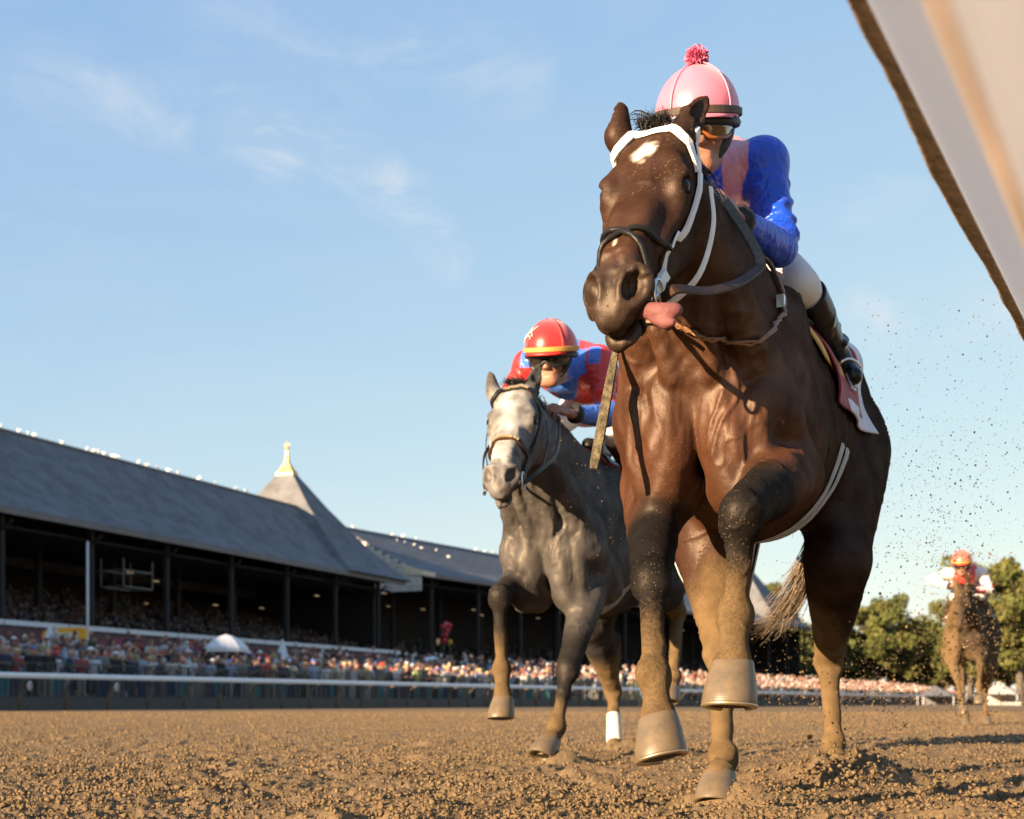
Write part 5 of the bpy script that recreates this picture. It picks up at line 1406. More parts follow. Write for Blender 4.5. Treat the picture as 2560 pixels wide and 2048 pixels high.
def rider(F, J, label, pal, origin, group='jockeys on the racehorses', h=.0052, pompom=False, whip=False):
    """J: joints in the horse's frame. origin: the rider's own base."""
    Fo = Frame(*F.world(origin), math.degrees(F.th))
    o_ = np.asarray(origin, float)
    J = {k: (np.asarray(v, float) - o_) for k, v in J.items()}
    lo = np.min([v for k, v in J.items() if not k.startswith('v_')], axis=0) - .24; hi = np.max([v for k, v in J.items() if not k.startswith('v_')], axis=0) + .27
    # body
    B = Field(lo, hi, h)
    fwd, upv = J['v_face'] + o_, J['v_up'] + o_
    sc = (J['shL'] + J['shR']) / 2; hc = (J['hipL'] + J['hipR']) / 2
    def torso(B, g):
        lat = unit(J['shL'] - J['shR'])
        bend = (sc + hc) / 2 + V3(0, .02, .05)
        B.chain([(sc * .97 + hc * .03 - V3(0, 0, .03), .095 + g, 1.5), (sc * .6 + bend * .4 , .12 + g, 1.35), (bend, .115 + g, 1.3), (hc + V3(0, .0, -.0), .115 + g, 1.35)], .03, lat)
        for s, k in ((1, 'L'), (-1, 'R')): B.ell(J['sh' + k], (.062 + g, .066 + g, .062 + g), .05)
    def arms(B, g, full=True):
        for k in 'LR':
            a, e, w = J['sh' + k], J['el' + k], J['wr' + k]
            B.chain([(a, .062 + g), (a * .5 + e * .5, .05 + g), (e, .043 + g * .9)], .03); B.chain([(e, .044 + g), (e * .6 + w * .4, .041 + g), (w, .027 + g * .7)], .02)
    def legs(B, g, lower):
        for k in 'LR':
            a, n, q = J['hip' + k], J['kn' + k], J['an' + k]
            if not lower:
                B.ell(a + V3(0, .03, 0), (.098 + g, .105 + g, .105 + g), .05); B.chain([(a, .082 + g), (a * .5 + n * .5, .064 + g), (n, .050 + g), (n * .86 + q * .14, .049 + g)], .04)
            else: B.chain([(n, .056 + g), (n * .65 + q * .35, .058 + g), (q, .036 + g)], .03)
    torso(B, -.012); arms(B, -.010); legs(B, -.012, False); legs(B, -.012, True)
    B.chain([(sc - V3(0, 0, .0), .06), (J['head'] - unit(upv) * .07 - unit(fwd) * .02, .052)], .03)
    sd, fw, up = face(B, J['head'], fwd, upv)
    for s, k in ((1, 'L'), (-1, 'R')): hand(B, J['wr' + k], J['v_hand' + k] + o_, J['v_back' + k] + o_, s=s)
    V, Q = B.skin(1)
    root = link('person', mesh_of('person', V, Q), M_SKIN, None, Fo); tag(root, label, 'person', group)
    # silks
    B = Field(lo, hi, h); torso(B, .010); arms(B, .007)
    lat = unit(J['shL'] - J['shR']); ax0 = unit(hc - sc)
    B.chain([(sc + fw * .01 - V3(0, 0, .01), .066), (sc * .45 + J['head'] * .55 - up * .05, .060)], .02)
    for k in 'LR':   # gathered cloth at the elbows and armpits
        for i in range(5):
            a = J['sh' + k] * (1 - .2 - .16 * i) + J['el' + k] * (.2 + .16 * i)
            t = unit(J['el' + k] - J['sh' + k]); n1 = unit(np.cross(t, V3(.3, .5, .8))); n2 = np.cross(t, n1)
            pts = [a + (n1 * math.cos(q) + n2 * math.sin(q)) * .056 + t * .02 * math.sin(q * 2 + i) for q in np.linspace(0 + i, 4.2 + i, 7)]
            B.chain([(p, .011) for p in pts], .011, n=2)
    for i in range(6):
        t = .08 + .14 * i; a = sc * (1 - t) + hc * t
        pts = [a + lat * (.15 * math.cos(q)) + np.cross(ax0, lat) * (.125 * math.sin(q)) + ax0 * .03 * math.sin(q * 3 + i * 2) for q in np.linspace(.5 + i, 3.2 + i, 8)]
        B.chain([(p, .012) for p in pts], .016, n=2)
    for k in 'LR': B.cone(J['wr' + k], J['wr' + k] + unit(J['wr' + k] - J['el' + k]) * .12, .05, .05, .004, sub=True)
    V, Q = B.skin(1)
    o = link('silks', mesh_of('silks', V, Q), M_SILK, root); set_col(o.data, pal['silks'](V, J, sc, hc, lat)); 
    for k in 'LR':   # elastic cuff
        w, e = J['wr' + k], J['el' + k]; t = unit(w - e); MB().tube([w - t * .045, w - t * .02], .0425, 14).build('cuff', mat('black elastic', (.01, .01, .012), .7), root, smooth=True)
    # breeches
    B = Field(lo, hi, h); B.chain([(hc, .122, 1.35), (hc * .8 + sc * .2, .118, 1.35)], .03, lat); legs(B, .004, False)
    V, Q = B.skin(1); link('breeches', mesh_of('breeches', V, Q), pal.get('breech', M_BREECH), root)
    # boots
    for k in 'LR':
        n, q, t = J['kn' + k], J['an' + k], J['toe' + k]
        B = Field(np.min([n, q, t], axis=0) - .12, np.max([n, q, t], axis=0) + .12, h)
        B.chain([(n * .9 + q * .1, .064), (n * .6 + q * .4, .063), (n * .12 + q * .88, .045), (q, .045)], .02)
        hl = q - unit(t - q) * .04 + unit(q - n) * .035
        B.chain([(hl, .036), (q * .5 + t * .5 + unit(q - n) * .022, .036), (t, .03)], .03, n=3)
        for i in range(4):
            c = n * (.55 - .14 * i) + q * (.45 + .14 * i); a1 = unit(np.cross(q - n, V3(0, .3, 1))); a2 = unit(np.cross(q - n, a1))
            B.chain([(c + (a1 * math.cos(z) + a2 * math.sin(z)) * .052 + unit(q - n) * .02 * math.sin(z * 2 + i), .009) for z in np.linspace(i, i + 3.5, 7)], .015, n=2)
        c0 = n * 1.02 - q * .02; B.cone(c0 - unit(q - n) * .10, c0, .09, .09, .004, sub=True)
        V, Q = B.skin(1); link('boot', mesh_of('boot', V, Q), pal['boot'], root)
        # stirrup iron under the foot
        so = empty('stirrup', Fo); tag(so, pal['stir'] + (' on the near side' if k == 'L' else ' on the far side'), 'stirrup')
        mb = MB(); c = q * .45 + t * .55 + unit(q - n) * .05; s2 = unit(np.cross(t - q, q - n)); u2 = -unit(q - n)
        pts = [c + s2 * (.04 * math.cos(z)) + u2 * (.075 * max(0, math.sin(z))) for z in np.linspace(-.0, math.pi, 13)] + [c - s2 * .04, c + s2 * .04]
        mb.tube(pts, .006, 8); mb.build('iron', M_STEEL, so, smooth=True)
    # cap over a hard skull
    hcn = J['head'] + up * .040 - fw * .002
    def dome(a, ph, g=0): return hcn + sd * ((.117 + g) * math.cos(a) * math.cos(ph)) + fw * ((.139 + g) * math.sin(a) * math.cos(ph)) + up * ((.128 + g) * math.sin(ph) if ph > 0 else (.05) * math.sin(ph))
    nu, nv = 64, 22; V = []; 
    for j in range(nv + 1):
        ph = R(-28) + (R(90) - R(-28)) * j / nv
        for i in range(nu): V.append(dome(2 * math.pi * i / nu, ph))
    Fq = [(j * nu + i, j * nu + (i + 1) % nu, (j + 1) * nu + (i + 1) % nu, (j + 1) * nu + i) for j in range(nv) for i in range(nu)]
    cap = link('helmet', mesh_of('helmet', V, Fq), M_CAP, root); Vn = np.array(V)
    set_col(cap.data, np.zeros((len(V), 3)) + np.array(pal['cap'])); solidify(cap, .004)
    mb = MB()
    for a in (R(48), R(132), R(228), R(312)): mb.tube([dome(a, R(z), .0045) for z in range(-20, 86, 7)], .0018, 6)
    mb.build('seam', pal['seam'], cap, smooth=True)
    mb = MB(); ring = [dome(2 * math.pi * i / 48, R(-1), .005) for i in range(49)]; ring2 = [unit(dome(2 * math.pi * i / 48, R(0), .02) - hcn) for i in range(49)]
    strap(mb, ring, ring2, .021, .004); mb.build('hat_band', pal['band'], cap)
    mb = MB(); v = []                                          # peak
    for i in range(17):
        a = R(38) + R(104) * i / 16; b0 = dome(a, R(-12), .002); w = math.sin(math.pi * i / 16) ** .6
        v += [b0, b0 + (fw * math.sin(a) + sd * math.cos(a) * .6) * (.034 * w) - up * .014, b0 - up * .006]
    mb.add(v, [(3 * i, 3 * i + 1, 3 * i + 4, 3 * i + 3) for i in range(16)] + [(3 * i + 2, 3 * i + 5, 3 * i + 4, 3 * i + 1) for i in range(16)])
    mb.build('peak', pal['peak'], cap, smooth=True)
    if pompom:
        mb = MB(); pc = dome(0, R(90)) + up * .018; r = np.random.default_rng(5)
        mb.ell(pc, .022, 14, 10)
        for i in range(1100):
            d = unit(r.normal(0, 1, 3)); s2 = unit(np.cross(d, r.normal(0, 1, 3))) * .0022; e = pc + d * (.029 + .004 * r.random()) + r.normal(0, .002, 3)
            mb.add([pc + d * .015 - s2, pc + d * .015 + s2, e + s2, e - s2], [(0, 1, 2, 3)])
        mb.build('pompom', mat('pink wool', (.62, .17, .30), .9, var=.2, scale=90), cap)
    # hard shell edge, goggles, chin strap
    mb = MB(); mb.tube([hcn - up * .028 + sd * (.108 * math.cos(2 * math.pi * i / 40)) + fw * (.122 * math.sin(2 * math.pi * i / 40)) for i in range(41)], .013, 8, caps=False); mb.build('shell_rim', M_RUBR, cap, smooth=True)
    g = empty('goggles', Fo); tag(g, pal['gog'], 'goggles', 'goggles on the jockeys')
    def gp(a, z, e): return J['head'] + up * (.004 + z) + sd * ((.078 + e) * math.sin(a)) + fw * (.01 + (.094 + e) * math.cos(a))
    v = []; f = []; n = 25
    for i in range(n):
        a = R(-78) + R(156) * i / (n - 1); nose = math.exp(-(a / .2) ** 2)
        ed = 1 - (abs(a) / R(78)) ** 4 * .5
        for z, e in ((-.036 * ed + .022 * nose, .006), (-.01 + .006 * nose, .015), (.012, .015), (.036 * ed, .006)): v.append(gp(a, z, e + .004))
    f = [(i * 4 + k, i * 4 + 4 + k, i * 4 + 5 + k, i * 4 + 1 + k) for i in range(n - 1) for k in range(3)]
    link('lens', mesh_of('lens', v, f), pal.get('lens', M_LENS), g)
    mb = MB(); rim = [v[i * 4] for i in range(n)] + [v[i * 4 + 3] for i in reversed(range(n))]; mb.tube(rim + [rim[0]], .006, 6, caps=False); mb.build('frame', pal.get('frame', M_RUBR), g, smooth=True)
    mb = MB(); mb.tube([J['head'] + up * (.0 + .055 * abs(math.cos(q)) - .03 * (1 - abs(math.cos(q)))) * 0 + sd * (.088 * math.sin(q)) * 1 + up * (-.105 * max(0, math.cos(q)) * 1 + .02) + fw * (.02 + .035 * max(0, math.cos(q))) for q in np.linspace(-1.6, 1.6, 17)], .017, 6, flat=.35); mb.build('chin_strap', M_RUBR, root, smooth=True)
    return root, Fo, J

# ---- rider of the bay: blue silks, pink braces, pink cap
def blue_pink(V, J, sc, hc, lat):
    c = np.zeros((len(V), 3)) + np.array([.004, .055, .50])
    p = (V - sc) @ lat; t = (V - sc) @ unit(hc - sc)
    dl = np.minimum(seg_par(V, [J['shL'], J['elL'], J['wrL']])[0], seg_par(V, [J['shR'], J['elR'], J['wrR']])[0])
    m = (np.abs(np.abs(p) - .092) < .038) & (dl > .078) & (t > -.2)
    c[m] = (.60, .23, .25)
    return c
P = FB.P
JB = dict(head=P(1744, 325, 3.90), shL=P(1908, 408, 4.13), shR=V3(-.27, .02, 1.86), elL=P(1948, 622, 4.06), elR=V3(-.30, -.02, 1.56), wrL=P(1838, 545, 3.80), wrR=V3(-.09, -.30, 1.60),
          hipL=V3(-.07, .54, 1.80), hipR=V3(-.25, .54, 1.80), knL=P(1998, 706, 4.16), knR=V3(-.20, .22, 1.56), anL=P(2086, 884, 4.44), anR=V3(-.25, .6, 1.38),
          toeL=P(2133, 940, 4.40), toeR=V3(-.26, .50, 1.30),
          v_face=V3(.32, -1, -.32), v_up=V3(0, -.12, 1), v_handL=V3(-.12, -.9, .25), v_backL=V3(.75, -.1, .6), v_handR=V3(.1, -.9, .2), v_backR=V3(-.75, -.1, .6))
pinkm = mat('pink cloth', (.56, .15, .22), .5, var=.08, sheen=.3)
palB = dict(silks=blue_pink, cap=(.60, .145, .215), seam=mat('pink seam', (.66, .24, .33), .5), band=mat('brown hat band', (.055, .035, .025), .6), peak=pinkm, boot=M_BOOT, stir='steel stirrup iron of the rider on the dark bay',
            gog='amber tinted goggles on the jockey in the pink cap', lens=mat('amber lens', (.10, .045, .008), .06, .25, spec=.9, coat=1), frame=mat('amber frame', (.30, .09, .02), .35), breech=M_BREECH)
jB, FJB, JJ = rider(FB, JB, 'jockey in blue silks with pink braces and pink cap, crouched on the dark bay', palB, (0, .3, 1.5), pompom=True)
# whip in the right hand, flap hanging down past the horse's chin
root = empty('whip', FB); tag(root, 'muddy black whip hanging below the chin of the dark bay', 'whip')
a, b = P(1590, 600, 3.72), P(1484, 1172, 3.5)
mb = MB(); mb.tube([a, a * .5 + b * .5], [.009, .007], 8); mb.build('shaft', mat('muddy whip', (.05, .045, .03), .7, var=.5, scale=60), root, smooth=True)
mb = MB(); q = [a * (1 - t) + b * t for t in (.46, .5, .6, .8, .97, 1.0)]; strap(mb, q, [V3(.2, -1, 0)] * 6, [.012, .018, .024, .028, .026, .02], .008); mb.build('flap', mat('muddy flap', (.085, .066, .036), .9, var=.6, scale=45, bump=.8, bscale=60), root)

# ---- rider of the grey: red and blue silks, red cap
def red_blue(V, J, sc, hc, lat):
    c = np.zeros((len(V), 3)) + np.array([.52, .024, .015])
    p = (V - sc) @ lat; t = (V - sc) @ unit(hc - sc)
    dL, sL = seg_par(V, [J['shL'], J['elL'], J['wrL']]); dR, sR = seg_par(V, [J['shR'], J['elR'], J['wrR']])
    dl = np.minimum(dL, dR); sl = np.where(dL < dR, sL, sR)
    blue = np.array([.045, .15, .55])
    c[(dl < .08) & (sl > .85)] = blue                                   # sleeves below the elbow
    yoke = ((np.abs(p) < .075 - .25 * t) & (t < .25) & (dl > .06)) | ((np.abs(p) < .12) & (t < -.02))
    c[yoke] = blue
    c[(np.abs(np.abs(p) - .16) < .03) & (V[:, 1] < sc[1] - .03) & (V[:, 2] > sc[2] - .03)] = blue
    return c
P = FG.P
JG = dict(head=P(1379, 896, 6.24), shL=P(1497, 903, 6.52), shR=V3(-.21, -.16, 1.86), elL=P(1517, 1040, 6.43), elR=V3(-.30, -.30, 1.58), wrL=P(1428, 1035, 6.22), wrR=V3(-.08, -.46, 1.55),
          hipL=V3(.11, .34, 1.77), hipR=V3(-.12, .34, 1.77), knL=V3(.15, -.02, 1.555), knR=V3(-.14, -.06, 1.555), anL=V3(.23, .33, 1.33), anR=V3(-.24, .3, 1.33),
          toeL=V3(.275, .21, 1.27), toeR=V3(-.27, .2, 1.27),
          v_face=V3(.08, -1, -.26), v_up=V3(.05, -.20, 1), v_handL=V3(-.45, -.8, .15), v_backL=V3(.5, -.3, .8), v_handR=V3(.1, -.9, .2), v_backR=V3(-.75, -.1, .6))
palG = dict(silks=red_blue, cap=(.55, .016, .012), seam=mat('red seam', (.75, .06, .045), .5), band=mat('tan hat band', (.55, .28, .06), .6), peak=mat('red cloth', (.68, .025, .02), .5), boot=M_BOOT2, stir='steel stirrup iron of the rider on the grey',
            gog='dark mirrored goggles on the jockey in the red cap')
jG, FJG, JJG = rider(FG, JG, 'jockey in red and blue silks with red cap and dark goggles riding the grey', palG, (0, .1, 1.5), h=.0065)
# running-horse emblem embroidered on the red cap
hd = JJG['head']; fw = unit(V3(.08, -1, -.26)); up = V3(.05, -.20, 1); up = unit(up - fw * up.dot(fw)); sd = np.cross(up, fw)
hcn = hd + up * .040 - fw * .002
def capp(a, ph): return hcn + sd * (.1225 * math.cos(R(a)) * math.cos(R(ph))) + fw * (.1445 * math.sin(R(a)) * math.cos(R(ph))) + up * (.1335 * math.sin(R(ph)))
mb = MB()
for ln in ([(148, 24), (140, 32), (128, 38), (120, 45), (112, 50)], [(152, 16), (146, 24), (138, 27), (128, 26), (124, 20)], [(140, 32), (134, 44), (138, 50)], [(128, 38), (124, 30), (118, 26)], [(150, 14), (155, 22), (148, 30)]):
    mb.tube([capp(a, p) for a, p in ln], .0028, 5)
mb.build('emblem', mat('pink thread', (.85, .42, .42), .7), [c for c in jG.children if c.name.startswith('helmet')][0], smooth=True)

# ---- rider of the far horse
def red_white(V, J, sc, hc, lat):
    c = np.zeros((len(V), 3)) + np.array([.62, .05, .035]); n = fbm(V[:, 0] * 9, V[:, 1] * 9, V[:, 2] * 9, 2, 2)
    dL, sL = seg_par(V, [J['shL'], J['elL'], J['wrL']]); dR, sR = seg_par(V, [J['shR'], J['elR'], J['wrR']])
    c[(np.minimum(dL, dR) < .09) & (n > .35)] = (.75, .68, .62); c[n < .3] = (.12, .02, .03)
    return c
JT = dict(JG); JT.update(head=V3(-.03, -.44, 1.88), shL=V3(.17, -.1, 1.80), elL=V3(.27, -.25, 1.58), wrL=V3(.08, -.5, 1.56), shR=V3(-.21, -.12, 1.80), elR=V3(-.40, -.26, 1.72), wrR=V3(-.14, -.48, 1.62), v_face=V3(0, -1, -.25), v_up=V3(0, -.2, 1))
palT = dict(palG); palT.update(silks=red_white, cap=(.62, .12, .08), stir='steel stirrup iron of the far rider', gog='goggles on the far jockey at the right')
jT, _, _ = rider(FT, JT, 'far jockey in red and white silks with one arm raised, on the spattered horse', palT, (0, .1, 1.5), h=.014)
saddle(FT, BVT, 'small black saddle on the spattered far horse', .06, .38)
# ------------------------------------------------------------------ spectators
M_PSKIN = mat('spectator skin', (1, 1, 1), .6, var=.12, scale=14, objcol=True)
M_PCLOTH = mat('spectator clothing', (1, 1, 1), .8, var=.14, scale=9, objcol=True, bump=.1, bscale=12)
M_PHAIR = mat('spectator hair', (1, 1, 1), .7, var=.3, scale=20, objcol=True)
def person_meshes(pose):
    h = .026
    sh = {s: V3(.19 * s, 0, 1.42) for s in (-1, 1)}; lean = 0.0
    if pose == 0: el = {s: V3(.27 * s, -.05, 1.14) for s in (-1, 1)}; wr = {s: V3(.14 * s, -.28, 1.20) for s in (-1, 1)}; lean = .12
    elif pose == 1: el = {s: V3(.26 * s, .03, 1.13) for s in (-1, 1)}; wr = {s: V3(.24 * s, -.08, .90) for s in (-1, 1)}
    elif pose == 2: el = {-1: V3(-.30, -.12, 1.50), 1: V3(.26, -.02, 1.13)}; wr = {-1: V3(-.20, -.20, 1.74), 1: V3(.16, -.26, 1.18)}
    else: el = {s: V3(.27 * s, -.06, 1.15) for s in (-1, 1)}; wr = {s: V3(-.08 * s, -.20, 1.17 + .02 * s) for s in (-1, 1)}
    L = lambda p: np.asarray(p, float) + V3(0, -lean * max(0, (p[2] - .9)) / .6, 0)
    def torso(B, g): B.chain([(L((0, 0, 1.38)), .115 + g, 1.5), (L((0, 0, 1.15)), .115 + g, 1.3), (L((0, .01, .93)), .115 + g, 1.35)], .04, V3(1, 0, 0), n=3)
    def arms(B, g, part=1.0):
        for s in (-1, 1):
            a, e, w = L(sh[s]), L(el[s]), L(wr[s]); B.chain([(a, .058 + g), (e, .044 + g)], .04, n=3)
            if part > .5: B.chain([(e, .042 + g), (w, .028 + g), (w + unit(w - e) * .09, .03)], .03, n=3)
    def legs(B, g):
        for s in (-1, 1): B.chain([(V3(.09 * s, .01, .9), .085 + g), (V3(.10 * s, -.01, .48), .058 + g), (V3(.10 * s, .02, .08), .045 + g)], .03, n=3)
    lo, hi = V3(-.5, -.6, -.04), V3(.5, .4, 1.95); hd = L((0, -.03, 1.62))
    B = Field(lo, hi, h); torso(B, -.03); arms(B, -.004); legs(B, -.02)
    B.cone(L((0, 0, 1.42)), hd - V3(0, 0, .06), .055, .05, .03); B.ell(hd + V3(0, .01, .03), (.078, .098, .105), .02); B.ell(hd + V3(0, -.035, -.055), (.055, .055, .06), .04); B.cone(hd + V3(0, -.09, .0), hd + V3(0, -.115, -.035), .014, .018, .015)
    for s in (-1, 1): B.chain([(V3(.10 * s, .05, .05), .045), (V3(.11 * s, -.12, .03), .04)], .02, n=2)
    out = {'body': B.skin(1)}
    B = Field(lo, hi, h); torso(B, .008); arms(B, .012, 0.0 if pose in (0, 2) else 1.0)
    for s in (-1, 1):
        w, e = L(wr[s]), L(el[s]); B.cone(w, w + unit(w - e) * .2, .06, .06, .005, sub=True)
    B.cone(L((0, -.01, 1.52)), L((0, -.01, 1.8)), .07, .2, .01, sub=True)
    out['shirt'] = B.skin(1)
    B = Field(lo, hi, h); B.chain([(L((0, .01, .98)), .115, 1.35), (V3(0, .01, .88), .12, 1.3)], .03, V3(1, 0, 0), n=2); legs(B, .012); B.cone((0, 0, -.2), (0, 0, .0), .6, .08, .01, sub=True); out['trousers'] = B.skin(1)
    B = Field(lo, hi, h); B.ell(hd + V3(0, .028, .06), (.09, .105, .095), .02); B.ell(hd + V3(0, .07, .0), (.075, .06, .12), .03); B.ell(hd + V3(0, -.10, -.02), (.08, .09, .11), .02, sub=True); out['hair'] = B.skin(1)
    B = Field(lo, hi, h); B.ell(hd + V3(0, .005, .085), (.095, .115, .075), .02); B.ell(hd + V3(0, -.10, .075), (.08, .10, .026), .02); B.ell(hd + V3(0, -.03, -.03), (.085, .13, .085), .01, sub=True); out['cap'] = B.skin(1)
    B = Field(lo, hi, h); B.ell(hd + V3(0, .005, .095), (.10, .115, .085), .03); B.ell(hd + V3(0, 0, .07), (.20, .22, .03), .02); out['sun_hat'] = B.skin(1)
    return {k: mesh_of(k, *v) for k, v in out.items()}
PM = [person_meshes(p) for p in range(4)]
SHIRTS = {'white': (.62, .62, .64), 'blue': (.28, .42, .62), 'navy': (.02, .03, .09), 'black': (.015, .015, .018), 'red': (.45, .03, .03), 'tan': (.38, .29, .19), 'green': (.06, .13, .07), 'yellow': (.50, .36, .08),
          'pink': (.55, .26, .32), 'grey': (.18, .18, .19), 'maroon': (.14, .02, .03), 'teal': (.05, .20, .22), 'purple': (.10, .05, .15), 'lime': (.38, .46, .12), 'orange': (.42, .17, .06), 'cream': (.60, .54, .42)}
TROUS = [(.03, .05, .12), (.02, .02, .022), (.28, .24, .18), (.08, .08, .09), (.05, .22, .26), (.35, .34, .33)]
SKINS = [(.42, .22, .15), (.36, .18, .12), (.48, .27, .19), (.20, .09, .055), (.30, .15, .10)]
HAIRS = [(.02, .014, .01), (.05, .03, .018), (.12, .075, .035), (.25, .2, .14), (.3, .29, .28)]
HATS = {'white': (.7, .69, .66), 'red': (.5, .04, .03), 'blue': (.05, .1, .35), 'straw': (.5, .38, .2), 'black': (.02, .02, .02)}
for k_ in SHIRTS: SHIRTS[k_] = tuple(.72 * (.75 * v_ + .25 * sum(SHIRTS[k_]) / 3) for v_ in SHIRTS[k_])
for p in PM:
    for k, me in p.items(): me.materials.append(M_PSKIN if k == 'body' else (M_PHAIR if k == 'hair' else M_PCLOTH))
r = np.random.default_rng(21); used = {}
POSTURE = ['leaning on the fence', 'standing upright', 'with one arm raised', 'with folded arms']
ROWS = [('front row', -1.95, .62, 96, 0), ('second row', -2.75, .70, 74, .3), ('third row', -3.7, .85, 52, .1), ('fourth row', -4.8, 1.1, 34, .5), ('back row', -6.2, 1.3, 22, .4)]
LIST = []
for row, n0, step, cnt, ph in ROWS:
    for i in range(cnt):
        s = -4.2 + ph + step * i + r.normal(0, .10); LIST.append((row, s, n0 + r.normal(0, .14)))
for row, s, n in LIST:
    if n > -1.72: n = -1.72
    pose = int(r.choice([0, 0, 1, 2, 3])) if row == 'front row' else int(r.choice([1, 1, 2, 3]))
    key = (row, int((s + 9) // PSTEP)); names = [c for c in SHIRTS if c not in used.setdefault(key, set())]
    wts = np.array([{'white': 5, 'blue': 3, 'navy': 3, 'black': 4, 'grey': 3, 'tan': 3, 'cream': 2}.get(k_, .6) for k_ in names]); c = names[int(r.choice(len(names), p=wts / wts.sum()))]; used[key].add(c)
    hat = r.random(); hc = list(HATS)[int(r.integers(len(HATS)))]
    hw = 'bareheaded' if hat < .6 else ('in a %s cap' % hc if hat < .86 else 'in a %s sun hat' % hc)
    pm_ = PM[pose]; o = link('person', pm_['body']); o.location = fence_pt(s, n, .36 + .19 * max(0, -n - 2.2)); k = .93 + .14 * r.random(); o.scale = (k, k, k * (.97 + .06 * r.random()))
    o.rotation_euler = (0, 0, math.pi / 2 - TRK + r.normal(0, .35) + R(-25)); o.color = (*SKINS[int(r.integers(5))], 1)
    tag(o, 'spectator in %s top, %s, %s behind the %s rail post' % (c, hw, row, ordn(key[1] - 1 if key[1] > 1 else 1)), 'person', 'spectators along the outer rail')
    for nm, colr in (('shirt', SHIRTS[c]), ('trousers', TROUS[int(r.integers(6))]), ('hair' if hat < .6 else ('cap' if hat < .86 else 'sun_hat'), HAIRS[int(r.integers(5))] if hat < .6 else HATS[hc])):
        q = link(nm, pm_[nm], None, o); q.color = (*colr, 1)
# the crowd beyond, too dense and far to pick apart: one mass on the apron, one in the stands
def blob_crowd(name, pts, seed, label, dark=1.0):
    r = np.random.default_rng(seed); base = MB(); base.ell((0, 0, .62), (.23, .17, .62), 6, 4); base.ell((0, -.12, 1.05), (.30, .15, .2), 6, 3); nb = len(base.v); base.ell((0, -.03, 1.48), (.10, .11, .13), 6, 4); nh = len(base.v)
    bv = np.array(base.v); tri = []
    for q in base.f: tri += [q] if len(q) == 3 else [(q[0], q[1], q[2]), (q[0], q[2], q[3])]
    tri = np.array(tri); n = len(pts); an = r.normal(math.pi / 2 - TRK - .3, .5, n); c, s = np.cos(an), np.sin(an); k = .92 + .18 * r.random(n)
    v = np.stack([bv[None, :, 0] * c[:, None] - bv[None, :, 1] * s[:, None], bv[None, :, 0] * s[:, None] + bv[None, :, 1] * c[:, None], np.repeat(bv[None, :, 2], n, 0)], -1) * k[:, None, None] + pts[:, None, :]
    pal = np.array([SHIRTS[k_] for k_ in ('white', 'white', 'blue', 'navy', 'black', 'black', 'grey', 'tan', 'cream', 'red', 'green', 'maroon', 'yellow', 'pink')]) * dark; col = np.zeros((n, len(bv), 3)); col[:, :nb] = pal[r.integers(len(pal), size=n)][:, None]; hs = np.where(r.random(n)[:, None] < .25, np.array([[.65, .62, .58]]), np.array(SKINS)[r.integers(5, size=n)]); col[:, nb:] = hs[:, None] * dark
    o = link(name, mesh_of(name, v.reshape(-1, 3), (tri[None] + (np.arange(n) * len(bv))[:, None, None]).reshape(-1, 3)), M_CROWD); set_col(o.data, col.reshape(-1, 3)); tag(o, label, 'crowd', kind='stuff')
def crowd_mat():
    m, t, b = nmat('crowd clothing'); a = t.nodes.new('ShaderNodeAttribute'); a.attribute_name = 'Col'; t.links.new(a.outputs['Color'], b.inputs['Base Color']); b.inputs['Roughness'].default_value = .8; return m
M_CROWD = crowd_mat()
s = -6 + 215 * r.random(3000) ** 1.0; n = -1.9 - 9 * r.random(3000) ** 1.6
m = ~((s < 62) & (n > -4.4)) & (r.random(3000) < np.where(s < 50, .55, 1)); s, n = s[m], n[m]
blob_crowd('crowd', np.array([fence_pt(a, b, .36) for a, b in zip(s, n)]) + np.stack([s * 0, s * 0, .19 * np.maximum(0, -n - 2.2)], -1), 4, 'packed spectators farther along the apron behind the rail', .75)
pts = []
for G, t0, t1, wz, dep, cnt in ((G1, -6, 53, 4.9, 21, 1300), (G2, 2, 122, 3.2, 16, 1100)):
    for i in range(cnt):
        a = int(r.integers(1, 13)) / 16; pts.append(G(t0 + (t1 - t0) * r.random(), -1.35 - (dep - 1.5) * (a + .035), wz - .8 + 5.2 * a - .35))
blob_crowd('seated_crowd', np.array(pts), 5, 'seated spectators in the dark tiers of the grandstands', .28)  # clothes and skin dimmed: shade under the roof is in their colours
# ------------------------------------------------------------------ things on the apron
def at_apron(px, d): return PX(px, HOR, d)[:2]
def umbrella(px, d, top, rad, label):
    x, y = at_apron(px, d); o = empty('umbrella', None, (x, y, .36)); tag(o, label, 'umbrella', 'white umbrellas on the apron')
    mb = MB(); n = 16; v = [V3(0, 0, top)]
    for f_, dz in ((.35, -.10), (.72, -.34), (1.0, -.62), (1.0, -.80)):
        for i in range(n): a = 6.2832 * i / n; sc = f_ * (1.0 if i % 2 == 0 else .965); v.append(V3(rad * sc * math.cos(a), rad * sc * math.sin(a), top + dz))
    f = [(0, 1 + i, 1 + (i + 1) % n) for i in range(n)] + [(1 + j * n + i, 1 + (j + 1) * n + i, 1 + (j + 1) * n + (i + 1) % n, 1 + j * n + (i + 1) % n) for j in range(3) for i in range(n)]
    mb.add(v, f); mb.build('canopy', mat('umbrella canvas', (.62, .63, .66), .8, var=.06), o)
    mb = MB(); mb.tube([(0, 0, 0), (0, 0, top)], .03, 8); mb.build('pole', M_WHITEP, o)
umbrella(566, 62, 2.95, 1.0, 'white umbrella above the crowd, left of the pointed tower')
umbrella(1078, 92, 3.0, 1.05, 'white umbrella above the crowd, just left of the grey horse')
